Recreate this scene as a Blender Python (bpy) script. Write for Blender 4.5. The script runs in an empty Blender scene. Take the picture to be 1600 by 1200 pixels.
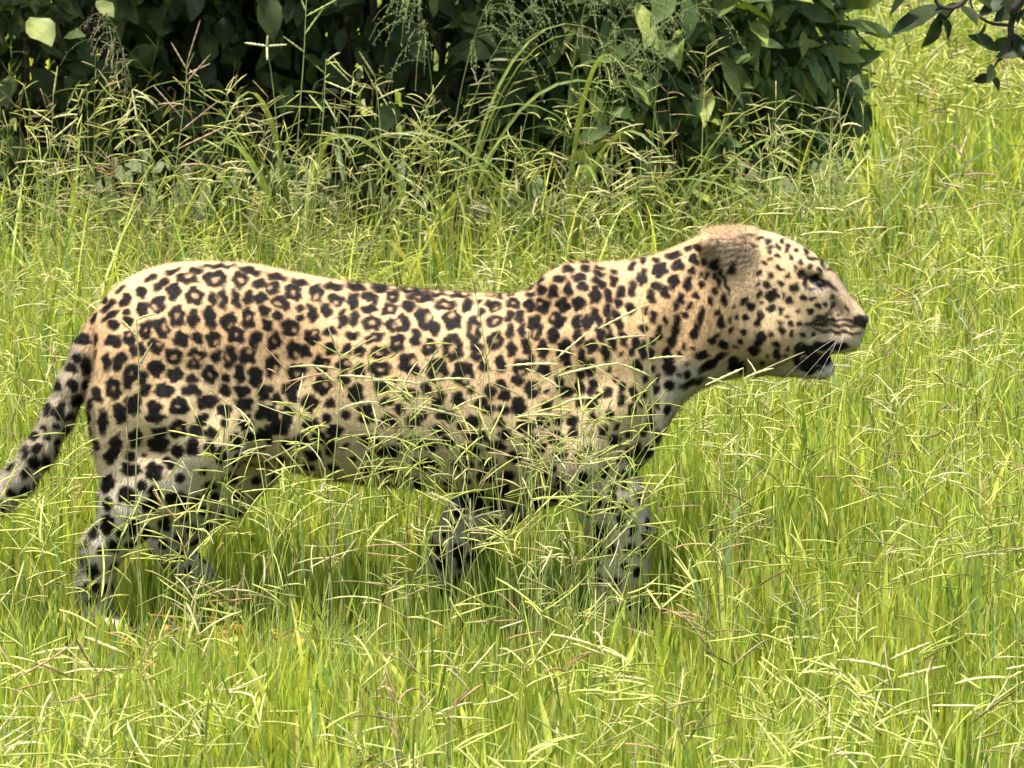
import bpy, math, random
import numpy as np
from mathutils import Vector

rng = np.random.default_rng(7)
random.seed(7)
sc = bpy.context.scene
C = sc.collection

# ------------------------------------------------------------------ camera
PITCH = math.radians(11.0)
CAM_D, CAM_H, FPX = 9.0, 2.199, 8068.0
cam_d = bpy.data.cameras.new('camera')
cam = bpy.data.objects.new('camera', cam_d)
C.objects.link(cam)
cam.location = (0, -CAM_D, CAM_H)
cam.rotation_euler = (math.pi / 2 - PITCH, 0, 0)
cam_d.sensor_width = 36
cam_d.lens = 36 * FPX / 1600
cam_d.clip_start, cam_d.clip_end = 0.1, 500
cam_d.dof.use_dof = True
cam_d.dof.focus_distance = 9.1
cam_d.dof.aperture_fstop = 20.0
sc.camera = cam

# ------------------------------------------------------------------ light
SUN_EL, SUN_DIR = 62.0, Vector((-0.16, -0.20, 1.0))   # towards the sun
w = bpy.data.worlds.new('World'); sc.world = w; w.use_nodes = True
nt = w.node_tree
bg = nt.nodes['Background']
sky = nt.nodes.new('ShaderNodeTexSky'); sky.sky_type = 'NISHITA'; sky.sun_disc = False
SUN_DIR.normalize()
SUN_EL = math.asin(SUN_DIR.z)
sky.sun_elevation = SUN_EL
sky.sun_rotation = math.atan2(SUN_DIR.x, SUN_DIR.y)
sky.air_density, sky.dust_density = 1.0, 3.0
nt.links.new(sky.outputs[0], bg.inputs[0])
bg.inputs[1].default_value = 0.15
sd = bpy.data.lights.new('sun', 'SUN'); so = bpy.data.objects.new('sun', sd); C.objects.link(so)
sd.energy, sd.angle, sd.color = 5.0, math.radians(5.0), (1.0, 0.95, 0.87)
so.rotation_euler = SUN_DIR.to_track_quat('Z', 'Y').to_euler()
so.location = (0, 0, 10)
vs = sc.view_settings
vs.view_transform, vs.look, vs.gamma, vs.use_curve_mapping = 'Standard', 'None', 1, False
vs.exposure = 1.05
sc.cycles.max_bounces = 8
sc.cycles.transmission_bounces = 6
sc.cycles.transparent_max_bounces = 8

# ------------------------------------------------------------------ projection helpers (real distances from photo positions)
cp, sp = math.cos(PITCH), math.sin(PITCH)
def at(px, py, y=0.0):
    a, b = (px - 800) / FPX, (600 - py) / FPX
    d = np.array([a, cp + sp * b, -sp + cp * b])
    t = (y + CAM_D) / d[1]
    return np.array([0, -CAM_D, CAM_H]) + d * t
def proj(P):
    P = np.asarray(P, float)
    q = P - np.array([0, -CAM_D, CAM_H])
    dep = q[..., 1] * cp - q[..., 2] * sp
    up = q[..., 1] * sp + q[..., 2] * cp
    return 800 + FPX * q[..., 0] / dep, 600 - FPX * up / dep

# ------------------------------------------------------------------ mesh helpers
def mk_mesh(name, V, quads=None, tris=None, col=None, extra=None, smooth=True):
    me = bpy.data.meshes.new(name)
    V = np.asarray(V, np.float32).reshape(-1, 3)
    quads = np.zeros((0, 4), int) if quads is None else np.asarray(quads).reshape(-1, 4)
    tris = np.zeros((0, 3), int) if tris is None else np.asarray(tris).reshape(-1, 3)
    me.vertices.add(len(V)); me.vertices.foreach_set('co', V.ravel())
    loops = np.concatenate([quads.ravel(), tris.ravel()]).astype(np.int32)
    me.loops.add(len(loops)); me.loops.foreach_set('vertex_index', loops)
    nf = len(quads) + len(tris)
    st = np.concatenate([np.arange(len(quads)) * 4, len(quads) * 4 + np.arange(len(tris)) * 3]).astype(np.int32)
    me.polygons.add(nf); me.polygons.foreach_set('loop_start', st)
    me.update(calc_edges=True)
    me.polygons.foreach_set('use_smooth', np.full(nf, smooth))
    if col is not None:
        c = np.ones((len(V), 4), np.float32); c[:, :3] = np.clip(col, 0, 1)
        me.attributes.new('col', 'FLOAT_COLOR', 'POINT').data.foreach_set('color', c.ravel())
    for k, (ty, arr) in (extra or {}).items():
        at_ = me.attributes.new(k, ty, 'POINT')
        at_.data.foreach_set('vector' if ty == 'FLOAT_VECTOR' else 'value', np.asarray(arr, np.float32).ravel())
    me.validate()
    return me

def obj(name, me, mat=None, parent=None, loc=None, kind=None):
    o = bpy.data.objects.new(name, me); C.objects.link(o)
    if mat is not None and not me.materials: me.materials.append(mat)
    if parent is not None: o.parent = parent
    if loc is not None: o.location = loc
    if kind: o['kind'] = kind
    return o
def thing(name, label, cat, loc=(0, 0, 0), group=None):
    o = bpy.data.objects.new(name, None); C.objects.link(o)
    o.location = loc; o['label'] = label; o['category'] = cat; o.empty_display_size = 0.05
    if group: o['group'] = group
    return o

def norm(a): return a / np.maximum(np.linalg.norm(a, axis=-1, keepdims=True), 1e-9)

def tubes(P, R, col, sides=3):
    """P (N,M,3) polylines, R (N,M), col (N,3) or (N,M,3) -> V, quads, C"""
    P = np.asarray(P, float); N, M, _ = P.shape
    T = norm(np.gradient(P, axis=1))
    ref = norm(rng.normal(size=(N, 1, 3)))
    A = norm(np.cross(T, ref)); B = np.cross(T, A)
    th = np.arange(sides) * 2 * np.pi / sides
    ring = A[:, :, None] * np.cos(th)[None, None, :, None] + B[:, :, None] * np.sin(th)[None, None, :, None]
    V = P[:, :, None] + ring * np.asarray(R)[:, :, None, None]
    idx = np.arange(N * M * sides).reshape(N, M, sides)
    a = idx[:, :-1]; b = idx[:, 1:]
    q = np.stack([a, np.roll(a, -1, 2), np.roll(b, -1, 2), b], -1)
    col = np.asarray(col, float)
    if col.ndim == 2: col = np.repeat(col[:, None], M, 1)
    Cc = np.repeat(col[:, :, None], sides, 2)
    return V.reshape(-1, 3), q.reshape(-1, 4), Cc.reshape(-1, 3)

def ribbons(P, W, side, col, fold=0.0):
    P = np.asarray(P, float); N, M, _ = P.shape
    side = norm(np.asarray(side, float)); 
    if side.ndim == 2: side = np.repeat(side[:, None], M, 1)
    T = norm(np.gradient(P, axis=1))
    S = norm(side - T * (side * T).sum(-1, keepdims=True))
    Nn = np.cross(T, S)
    W = np.asarray(W)[..., None] / 2
    rows = [P - S * W, P + S * W] if not fold else [P - S * W + Nn * W * fold, P, P + S * W + Nn * W * fold]
    V = np.stack(rows, 2); k = len(rows)
    idx = np.arange(N * M * k).reshape(N, M, k)
    q = np.stack([idx[:, :-1, :-1], idx[:, :-1, 1:], idx[:, 1:, 1:], idx[:, 1:, :-1]], -1)
    col = np.asarray(col, float)
    if col.ndim == 2: col = np.repeat(col[:, None], M, 1)
    return V.reshape(-1, 3), q.reshape(-1, 4), np.repeat(col[:, :, None], k, 2).reshape(-1, 3)

def merge(parts):
    V, Q, K, n = [], [], [], 0
    for v, q, c in parts:
        V.append(v); Q.append(q + n); K.append(c); n += len(v)
    return np.concatenate(V), np.concatenate(Q), np.concatenate(K)

# ------------------------------------------------------------------ materials
def new_mat(name):
    m = bpy.data.materials.new(name); m.use_nodes = True
    n = m.node_tree; b = n.nodes['Principled BSDF']
    return m, n, b
def foliage_mat(name, trans=0.4, rough=0.5, spec=0.3, tint=(1.25, 1.2, 0.5), base=None, rnd=0.0, vein=False):
    m, n, b = new_mat(name)
    L = n.links.new
    if base is None:
        a = n.nodes.new('ShaderNodeAttribute'); a.attribute_name = 'col'; src = a.outputs['Color']
    else:
        oi = n.nodes.new('ShaderNodeObjectInfo')
        r = n.nodes.new('ShaderNodeValToRGB'); L(oi.outputs['Random'], r.inputs[0])
        el = r.color_ramp.elements
        el[0].color = (*base[0], 1); el[1].color = (*base[-1], 1)
        for i, c in enumerate(base[1:-1]):
            e = el.new((i + 1) / (len(base) - 1)); e.color = (*c, 1)
        src = r.outputs[0]
    no = n.nodes.new('ShaderNodeTexNoise'); no.inputs['Scale'].default_value = 45; no.inputs['Detail'].default_value = 4
    ge = n.nodes.new('ShaderNodeNewGeometry'); L(ge.outputs['Position'], no.inputs['Vector'])
    mr = n.nodes.new('ShaderNodeMapRange'); mr.inputs[1].default_value = 0.3; mr.inputs[2].default_value = 0.7
    mr.inputs[3].default_value = 0.72; mr.inputs[4].default_value = 1.25
    L(no.outputs[0], mr.inputs[0])
    mx = n.nodes.new('ShaderNodeVectorMath'); mx.operation = 'SCALE'
    L(src, mx.inputs[0]); L(mr.outputs[0], mx.inputs['Scale'])
    L(mx.outputs[0], b.inputs['Base Color'])
    b.inputs['Roughness'].default_value = rough
    b.inputs['Specular IOR Level'].default_value = spec
    bu = n.nodes.new('ShaderNodeBump'); bu.inputs['Strength'].default_value = 0.25; bu.inputs['Distance'].default_value = 0.002
    L(no.outputs[0], bu.inputs['Height']); L(bu.outputs[0], b.inputs['Normal'])
    if trans > 0:
        t = n.nodes.new('ShaderNodeBsdfTranslucent')
        m2 = n.nodes.new('ShaderNodeVectorMath'); m2.operation = 'MULTIPLY'; m2.inputs[1].default_value = tint
        L(mx.outputs[0], m2.inputs[0]); L(m2.outputs[0], t.inputs[0])
        ms = n.nodes.new('ShaderNodeMixShader'); ms.inputs[0].default_value = trans
        L(b.outputs[0], ms.inputs[1]); L(t.outputs[0], ms.inputs[2])
        L(ms.outputs[0], n.nodes['Material Output'].inputs[0])
    return m
M_blade = foliage_mat('grass_blade', 0.45, 0.45, 0.35, (1.3, 1.2, 0.6))
M_head = foliage_mat('seed_head', 0.3, 0.7, 0.2, (1.1, 1.1, 0.8))
M_bushleaf = foliage_mat('shrub_foliage', 0.22, 0.55, 0.15, (1.3, 1.5, 0.5))
M_bark = foliage_mat('bark', 0, 0.9, 0.1)

m, n, b = new_mat('soil'); M_soil = m
no = n.nodes.new('ShaderNodeTexNoise'); no.inputs['Scale'].default_value = 6; no.inputs['Detail'].default_value = 8
tc = n.nodes.new('ShaderNodeTexCoord'); n.links.new(tc.outputs['Object'], no.inputs[0])
r = n.nodes.new('ShaderNodeValToRGB'); n.links.new(no.outputs[0], r.inputs[0])
r.color_ramp.elements[0].color = (0.035, 0.045, 0.012, 1); r.color_ramp.elements[0].position = .35
r.color_ramp.elements[1].color = (0.10, 0.12, 0.035, 1); r.color_ramp.elements[1].position = .7
n.links.new(r.outputs[0], b.inputs['Base Color']); b.inputs['Roughness'].default_value = 0.95

# ------------------------------------------------------------------ ground
gx = np.concatenate([[-200, -60, -20], np.linspace(-8, 8, 65), [20, 60, 200]])
gy = np.concatenate([[-60, -20], np.linspace(-6, 20, 105), [40, 90, 300]])
X, Y = np.meshgrid(gx, gy, indexing='ij')
def ground_z(x, y):
    return 0.012 * np.sin(x * 2.1 + 1) * np.cos(y * 1.7) + 0.008 * np.sin(x * 5.3 + y * 3.1)
Z = ground_z(X, Y) - 0.01
V = np.stack([X, Y, Z], -1).reshape(-1, 3)
ii = np.arange(X.size).reshape(X.shape)
q = np.stack([ii[:-1, :-1], ii[1:, :-1], ii[1:, 1:], ii[:-1, 1:]], -1).reshape(-1, 4)
obj('ground', mk_mesh('ground', V, q), M_soil, kind='structure')

# =================================================================== LEOPARD
VOX = 0.004
lo = np.array([at(-190, 600)[0], -0.235, -0.01]); hi = np.array([at(1372, 600)[0], 0.235, 0.79])
nn = np.ceil((hi - lo) / VOX).astype(int) + 1
gx = (lo[0] + np.arange(nn[0]) * VOX).astype(np.float32)
gy = (lo[1] + np.arange(nn[1]) * VOX).astype(np.float32)
gz = (lo[2] + np.arange(nn[2]) * VOX).astype(np.float32)
F = np.full(nn, 0.2, np.float32)

def window(a, b2, pad):
    s = []
    for g, l, h in zip((gx, gy, gz), a, b2):
        i0 = max(0, np.searchsorted(g, l - pad)); i1 = min(len(g), np.searchsorted(g, h + pad))
        s.append(slice(i0, max(i1, i0 + 1)))
    return tuple(s)
def smin(a, b2, k):
    h = np.clip(0.5 + 0.5 * (b2 - a) / k, 0, 1)
    return b2 * (1 - h) + a * h - k * h * (1 - h)
def smax(a, b2, k): return -smin(-a, -b2, k)
def grids(s): return gx[s[0]][:, None, None], gy[s[1]][None, :, None], gz[s[2]][None, None, :]
def put(s, f, k):
    F[s] = smin(F[s], f.astype(np.float32), k)
def cone(p0, p1, r0, r1, k):
    p0, p1 = np.asarray(p0), np.asarray(p1); rm = max(r0, r1)
    s = window(np.minimum(p0, p1) - rm, np.maximum(p0, p1) + rm, 0.05 + k)
    x, y, z = grids(s); d = p1 - p0; L2 = float(d @ d) + 1e-12
    t = np.clip(((x - p0[0]) * d[0] + (y - p0[1]) * d[1] + (z - p0[2]) * d[2]) / L2, 0, 1)
    dist = np.sqrt((x - p0[0] - t * d[0]) ** 2 + (y - p0[1] - t * d[1]) ** 2 + (z - p0[2] - t * d[2]) ** 2)
    put(s, dist - (r0 + (r1 - r0) * t), k)
def ell(px, py, yy, rx, ry, rz, k, rot=0.0, sub=False):
    c = at(px, py, yy); rx, rz = rx / 880, rz / 880; rm = max(rx, ry, rz)
    s = window(c - rm, c + rm, 0.04 + k); x, y, z = grids(s)
    a = math.radians(rot); u = (x - c[0]) * math.cos(a) + (z - c[2]) * math.sin(a); v = -(x - c[0]) * math.sin(a) + (z - c[2]) * math.cos(a)
    qn = np.sqrt((u / rx) ** 2 + ((y - c[1]) / ry) ** 2 + (v / rz) ** 2)
    f = (qn - 1) * min(rx, ry, rz)
    if sub: F[s] = smax(F[s], (-f).astype(np.float32), k)
    else: put(s, f, k)
def catmull(xs, ys, x):
    xs, ys = np.asarray(xs, float), np.asarray(ys, float)
    m = np.gradient(ys, xs); i = np.clip(np.searchsorted(xs, x) - 1, 0, len(xs) - 2)
    h = xs[i + 1] - xs[i]; t = np.clip((x - xs[i]) / h, 0, 1)
    return (2*t**3-3*t**2+1)*ys[i] + (t**3-2*t**2+t)*h*m[i] + (-2*t**3+3*t**2)*ys[i+1] + (t**3-t**2)*h*m[i+1]
def loft(st, n_exp, k, wpos=0.0):
    st = np.array(st, float)
    xs = np.array([at(a, 600)[0] for a in st[:, 0]])
    tz = np.array([at(a, b2)[2] for a, b2 in st[:, :2]]); bz = np.array([at(a, b2)[2] for a, b2 in st[:, (0, 2)]])
    s = window((xs[0], -.2, bz.min()), (xs[-1], .2, tz.max()), 0.05)
    x, y, z = grids(s); x1 = x.ravel()
    T, B, W = catmull(xs, tz, x1), catmull(xs, bz, x1), catmull(xs, st[:, 3], x1)
    zc = ((T + B) / 2)[:, None, None]; h = np.maximum((T - B) / 2, 0.004)[:, None, None]; W = np.maximum(W, 0.004)[:, None, None]
    zz = (z - zc) / h
    Wz = W * (1 + wpos * np.clip(zz, -1, 1))
    qn = ((np.abs(y) / Wz) ** n_exp + np.abs(zz) ** n_exp) ** (1 / n_exp)
    f = (qn - 1) * np.minimum(h, W)
    f = np.maximum(f, np.maximum(xs[0] - x, x - xs[-1]))
    put(s, f, k)

loft([(146, 520, 570, .02), (152, 492, 600, .05), (165, 468, 635, .075), (190, 443, 665, .10), (220, 427, 690, .115), (260, 415, 705, .125),
      (310, 410, 712, .128), (350, 410, 716, .125), (400, 414, 722, .118), (450, 424, 732, .115), (500, 434, 742, .122), (560, 443, 751, .134),
      (620, 450, 757, .142), (700, 457, 763, .148), (760, 461, 768, .15), (800, 461, 770, .15), (835, 453, 770, .147), (865, 434, 768, .143),
      (900, 418, 764, .138), (940, 411, 752, .132), (980, 408, 732, .125), (1010, 403, 705, .115), (1035, 394, 668, .103),
      (1060, 384, 634, .095), (1090, 370, 608, .09), (1120, 362, 592, .085), (1150, 360, 584, .08), (1180, 362, 580, .07)], 2.25, 0.02, -0.10)
# head
loft([(1100, 372, 590, .06), (1120, 362, 584, .082), (1150, 358, 579, .092), (1180, 360, 575, .096), (1210, 366, 572, .092), (1235, 376, 566, .082),
      (1258, 389, 560, .070), (1278, 402, 555, .060), (1298, 422, 552, .050), (1314, 442, 551, .046), (1328, 462, 548, .041), (1339, 475, 544, .036),
      (1346, 482, 527, .029), (1351, 488, 512, .019)], 2.2, 0.012, -0.05)
for s in (-1, 1):
    ell(1308, 528, s * .030, 30, .022, 20, .010, 8)         # whisker pads
    ell(1205, 520, s * .070, 48, .040, 45, .02)             # cheek
    ell(1262, 418, s * .048, 24, .016, 9, .010, -25)        # brow
    ell(1281, 442, s * .062, 12, .016, 7, .006, -28, sub=True)  # eye socket
    ell(1312, 488, s * .042, 24, .008, 10, .010, -60, sub=True)
    ell(1342, 504, s * .016, 5, .007, 3, .004, sub=True)    # nostril
    # ear: folded back shell with a shallow bowl
    dz = 0 if s < 0 else -3
    ell(1136, 396 + dz, s * .068, 37, .010, 25, .022, 12)
    ell(1108, 379 + dz, s * .070, 15, .014, 13, .012, 30)
    ell(1158, 416 + dz, s * .104, 12, .008, 6, .008, 15, sub=True)
    # shoulder, thigh masses
    ell(935, 570, s * .108, 72, .060, 125, .022, 12)
    ell(985, 640, s * .070, 56, .06, 90, .03, -5)
    ell(900, 478, s * .060, 60, .040, 66, .03, 30)          # scapula
    ell(240, 590, s * .088, 92, .070, 125, .028, -20)
    ell(330, 670, s * .090, 60, .055, 60, .025, -35)
    ell(452, 590, s * .188, 62, .085, 95, .04, 10, sub=True)     # flank hollow
    ell(818, 560, s * .205, 28, .075, 110, .03, 8, sub=True)     # crease behind the shoulder
    ell(1052, 560, s * .178, 26, .085, 110, .03, -14, sub=True)   # neck meets shoulder
    ell(700, 500, s * .220, 200, .085, 26, .04, 0, sub=True)     # along the loin
# lower jaw
cone(at(1190, 556, 0), at(1262, 567, 0), .034, .025, .012)
cone(at(1262, 567, 0), at(1286, 575, 0), .025, .020, .008)
cone(at(1225, 552, 0), at(1272, 557, 0), .036, .024, .010)

def chain(pts, k=.025):
    for a, b2 in zip(pts[:-1], pts[1:]):
        cone(at(*a[:3]), at(*b2[:3]), a[3], b2[3], k)
def paw(px, py, yy, r):
    c = at(px, py, yy)
    for j in range(4):
        o = (j - 1.5) * .017
        cone(c + np.array([.0, o, .004]), c + np.array([.038 - abs(o) * .4, o * 1.25, -.006]), r * .62, r * .50, .006)
chain([(945, 640, -.125, .062), (915, 722, -.128, .060), (952, 780, -.125, .056), (968, 830, -.12, .051), (970, 885, -.12, .043), (972, 945, -.12, .036), (985, 984, -.12, .034)])
paw(992, 990, -.12, .030)
chain([(930, 640, .11, .055), (868, 735, .11, .052), (790, 775, .11, .047), (738, 812, .105, .046), (706, 862, .10, .039), (690, 908, .10, .034), (690, 935, .10, .032)])
paw(694, 944, .10, .029)
chain([(270, 640, -.10, .080), (310, 700, -.105, .066), (262, 750, -.11, .062), (205, 800, -.11, .048), (160, 858, -.11, .031), (148, 915, -.11, .026), (152, 962, -.11, .028)])
cone(at(185, 640, -.095), at(196, 770, -.105), .048, .042, .03)
paw(165, 978, -.11, .031)
chain([(270, 620, .09, .075), (385, 715, .095, .062), (345, 770, .095, .050), (292, 812, .095, .038), (262, 850, .095, .029), (296, 890, .095, .025), (352, 938, .09, .026)])
paw(362, 944, .09, .030)
# tail
tail_pts = [(205, 490, 0, .038), (168, 512, 0, .033), (140, 550, -.01, .031), (116, 600, -.02, .029), (90, 655, -.035, .028), (62, 705, -.05, .028), (32, 748, -.065, .027), (-2, 780, -.08, .026), (-45, 795, -.09, .025), (-90, 785, -.10, .023), (-125, 752, -.11, .021), (-140, 712, -.11, .017)]
tail_pts = [(a, b2, c, d * .92) for a, b2, c, d in tail_pts]
chain(tail_pts, .018)

# --- surface nets
def surface_nets(F):
    sgn = F < 0
    c = np.zeros(tuple(np.array(F.shape) - 1), np.int8)
    for dx in (0, 1):
        for dy in (0, 1):
            for dz in (0, 1):
                c += sgn[dx:F.shape[0]-1+dx, dy:F.shape[1]-1+dy, dz:F.shape[2]-1+dz]
    act = (c > 0) & (c < 8)
    ix = np.argwhere(act)
    vid = np.full(act.shape, -1, np.int32); vid[act] = np.arange(len(ix))
    cor = {}
    for dx in (0, 1):
        for dy in (0, 1):
            for dz in (0, 1):
                cor[(dx, dy, dz)] = F[ix[:, 0]+dx, ix[:, 1]+dy, ix[:, 2]+dz]
    acc = np.zeros((len(ix), 3)); cnt = np.zeros(len(ix))
    for a in cor:
        for ax in range(3):
            if a[ax]: continue
            b2 = list(a); b2[ax] = 1; b2 = tuple(b2)
            fa, fb = cor[a], cor[b2]; mk = (fa < 0) != (fb < 0)
            t = np.where(mk, fa / np.where(mk, fa - fb, 1), 0)
            p = np.tile(np.array(a, float), (len(ix), 1)); p[:, ax] += t
            acc[mk] += p[mk]; cnt[mk] += 1
    V = lo + (ix + acc / cnt[:, None]) * VOX
    quads = []
    for ax in range(3):
        s0 = [slice(1, -1)] * 3; s1 = [slice(1, -1)] * 3
        s0[ax] = slice(0, -1); s1[ax] = slice(1, None)
        a, b2 = sgn[tuple(s0)], sgn[tuple(s1)]
        e = np.argwhere(a != b2); off = np.ones(3, int); off[ax] = 0
        e = e + off
        inside = sgn[e[:, 0], e[:, 1], e[:, 2]]
        o1, o2 = (ax + 1) % 3, (ax + 2) % 3
        def cell(d1, d2):
            k = e.copy(); k[:, o1] -= d1; k[:, o2] -= d2; return vid[k[:, 0], k[:, 1], k[:, 2]]
        qd = np.stack([cell(1, 1), cell(0, 1), cell(0, 0), cell(1, 0)], -1)
        qd[~inside] = qd[~inside][:, ::-1]
        quads.append(qd)
    q = np.concatenate(quads); q = q[(q >= 0).all(1)]
    return V, q
BV, BQ = surface_nets(F)
del F
# keep z above ground
def vnormals(V, Q):
    d1 = V[Q[:, 2]] - V[Q[:, 0]]; d2 = V[Q[:, 3]] - V[Q[:, 1]]
    fn = np.cross(d1, d2); N = np.zeros_like(V)
    for k in range(4): np.add.at(N, Q[:, k], fn)
    return norm(N)
# two rounds of light smoothing
for _ in range(2):
    acc = np.zeros_like(BV); cnt = np.zeros(len(BV))
    for k in range(4):
        np.add.at(acc, BQ[:, k], BV[BQ[:, (k + 1) % 4]]); np.add.at(cnt, BQ[:, k], 1)
        np.add.at(acc, BQ[:, k], BV[BQ[:, (k + 3) % 4]]); np.add.at(cnt, BQ[:, k], 1)
    BV = BV * .5 + .5 * acc / cnt[:, None]
BN = vnormals(BV, BQ)

# --- coat pattern: spots drawn on the side of the body: panel origin, scale, list (x, y, w, h, angle, hole size, hole direction)
S = []
def panel(ox, oy, k, items):
    for it in items:
        it = tuple(it) + (0,) * (5 - len(it))
        X, Yy, Wd, Hh, A = it[:5]; hs = it[5] if len(it) > 5 else 0; hd = it[6] if len(it) > 6 else None
        S.append((ox + X / k, oy + Yy / k, Wd / k / 2, Hh / k / 2, A, hs, hd))
panel(100, 400, 5, [(310,330,70,70,-40),(440,260,70,40,-35),(350,390,110,45,-40),(360,465,110,40,-35),(385,540,85,70,-20),(480,345,100,70,-50),(605,285,90,80,-40),
(680,170,80,40,-20),(755,225,130,55,-35),(850,120,100,30,-15),(1030,115,80,45),(960,170,150,75,0,.4,-70),(860,275,110,125),(1180,180,165,120,0,.4),(1380,185,115,125,20,.3),
(1200,80,180,20),(1455,115,150,50,15),(1530,215,100,70),(615,410,85,110,15),(735,380,110,130,0,.4,150),(495,440,70,50,-20),(500,510,80,70),(1020,315,130,130,0,.35),
(1160,330,55,90),(1240,340,70,140,0,.3,180),(1345,340,60,130,-15),(1440,320,75,100,20),(1535,330,90,80,-20),(880,470,110,160,0,.3),(1010,495,75,130),(1140,480,85,160,-10),
(1285,510,110,140,30,.3,60),(1440,490,95,150,0,.2),(1570,430,80,90),(640,570,90,140,15,.2),(760,560,100,160,-20,.4,0),(385,665,120,90),(510,640,90,110,0,.3,-90),
(915,655,120,110),(1040,640,90,80),(1170,650,110,110,20,.35,45),(1345,620,120,120,0,.25),(1500,650,90,130,20,.25,90),(1580,540,60,80),(545,745,50,80),(605,730,45,90),
(720,705,110,110,0,.3,-45),(860,785,130,110,20,.3),(1040,770,120,70,10,.4,90),(1015,845,100,70,0,.3),(335,830,60,120,-5),(435,820,100,140,25),(1190,780,80,90),
(1300,790,90,160,0,.35,180),(1430,780,120,120,0,.4,-60),(530,910,120,130,-30,.2),(720,880,120,120),(865,930,125,100),(1000,960,85,60),(1140,930,110,130,0,.25),
(1270,950,70,70),(1375,925,75,130),(1490,940,90,140),(620,950,60,100),(385,1035,110,150,0,.3),(500,980,70,100),(635,1040,80,100,20),(785,1055,140,110,10),
(995,1050,150,80,10),(1260,1050,80,80),(1390,1060,110,80),(1560,1080,80,110),(260,1090,70,110,-20),(520,1160,80,130),(710,1180,90,80),(890,1160,110,110,0,.3,90),
(1130,1130,130,80),(1400,1160,100,100)])
panel(380, 400, 5, [(260,160,130,50,12),(440,205,110,45,12),(235,250,100,90,0,.3,200),(390,285,120,120,20,.35),(285,355,110,90,0,.4,120),(345,400,50,70,-10),(270,470,60,75),
(190,540,85,85),(445,410,60,60),(450,485,70,60),(570,290,110,130,0,.4,90),(520,400,50,60),(705,240,130,50,5),(880,240,125,55,8),(1070,255,130,55,5),(725,340,110,85,0,.3,90),
(860,350,85,120),(650,420,70,110,-25),(775,440,60,50),(370,560,140,120,0,.35,30),(245,670,100,130,10,.2),(100,640,70,100,10),(780,515,75,90),(870,490,60,100,5),(545,460,70,100),
(680,590,95,60),(540,630,110,110,0,.3,-60),(985,315,110,60,10),(1030,360,60,60),(985,415,110,60),(1170,315,115,80,-15,.2),(1150,415,120,85,-15,.3),(1290,390,100,75,10),
(1385,325,190,60,5,.35),(1330,275,200,25,5),(1005,525,145,100,0,.3),(1160,540,80,110,0,.4,0),(1245,525,120,130,0,.45,180),(1415,490,120,180,-20,.45,0),(1495,560,90,110),
(850,620,100,50),(1020,640,140,70,-15,.2),(1205,680,115,130,0,.25),(1350,645,75,130,5),(1455,715,100,130,20,.25),(395,735,90,140,20,.3,45),(490,750,80,90),(685,725,90,100),
(810,730,75,80),(905,745,80,85),(1065,755,150,90,-10,.35),(230,860,110,160,0,.4,45),(420,920,140,150,0,.3),(610,850,110,130,0,.35,0),(790,840,110,90,0,.4,0),(905,900,90,110),
(1070,885,160,110,0,.35),(1290,840,140,150,0,.4,-20),(1520,890,160,180,0,.35,80),(1350,900,50,80),(100,940,90,140),(370,1040,130,80,10),(385,1110,80,70),(260,1120,80,80),
(160,1090,80,90,-20),(210,1040,60,60),(615,1015,130,130,0,.35,-30),(790,960,90,110,0,.3,-60),(880,1070,120,130),(1080,1020,120,90),(1290,1080,120,90),(1430,1040,70,90),
(1520,1110,100,140,0,.4,-120),(520,1150,130,120),(680,1150,80,60),(960,1190,90,70),(1120,1140,90,60)])
panel(660, 400, 5, [(30,330,90,50),(180,380,160,70,0,.4),(350,390,80,100,15),(440,350,45,35),(460,440,60,60,-30),(555,390,120,80,15,.35,60),(710,370,100,70,0,.3),(840,385,80,90),
(940,390,110,110,30,.3,200),(235,500,140,140,0,.4,-90),(400,580,100,210,0,.4),(565,510,125,90,0,.35),(680,470,60,80),(760,470,60,90),(880,555,100,180,-10,.35,100),
(1100,390,85,120,-30),(1220,370,90,100),(1055,500,120,120,30,.25,200),(1025,620,80,110),(235,715,150,200,0,.4),(430,750,100,130,0,.35,0),(570,660,120,150,20,.3),
(685,590,60,100),(780,580,50,90),(815,710,70,120,-10),(700,735,75,110),(940,730,70,140),(1110,730,100,150),(610,845,75,120),(770,870,120,130,0,.35,90),(850,820,45,90),
(950,890,95,100),(320,920,160,170,0,.4,60),(480,860,70,90),(280,1120,90,110),(380,1055,60,60),(620,1000,80,60),(530,1060,80,100),(640,1090,90,90),(860,1040,110,130,0,.3,-20),
(745,970,90,70),(1070,990,60,80),(1130,1070,90,80),(750,1150,90,90),(460,1140,100,70),(1140,265,55,100),(1020,280,80,100),(930,270,60,80,20),(1225,165,95,60),(1270,95,75,50),
(1385,90,65,35),(1385,140,75,35,10),(1500,120,60,40),(1140,105,80,50),(1070,180,90,50,-5),(1255,240,75,70),(1380,205,110,55,35),(1495,195,60,80),(1350,310,80,130),
(1455,315,50,100,-15),(1550,285,70,80),(1530,365,45,75,-30),(1445,425,50,100,-10),(1360,480,60,140,-25),(1205,515,70,100),(1290,520,80,110,20),(1220,640,60,130,-15),
(1245,790,55,110),(1395,610,70,100,-10),(1320,700,80,110),(1480,660,60,140,-15),(1430,760,60,130,-20),(1525,500,55,150,-20),(1310,870,70,120),(1235,930,60,80),
(1230,1030,80,90),(1330,1020,70,90),(1450,1070,70,80),(1560,1130,60,80),(840,300,70,25,-25),(1570,650,50,110,-15),(1450,530,40,90),(290,310,120,20),(130,300,80,15),
(540,310,60,15),(610,320,60,25)])
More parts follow.
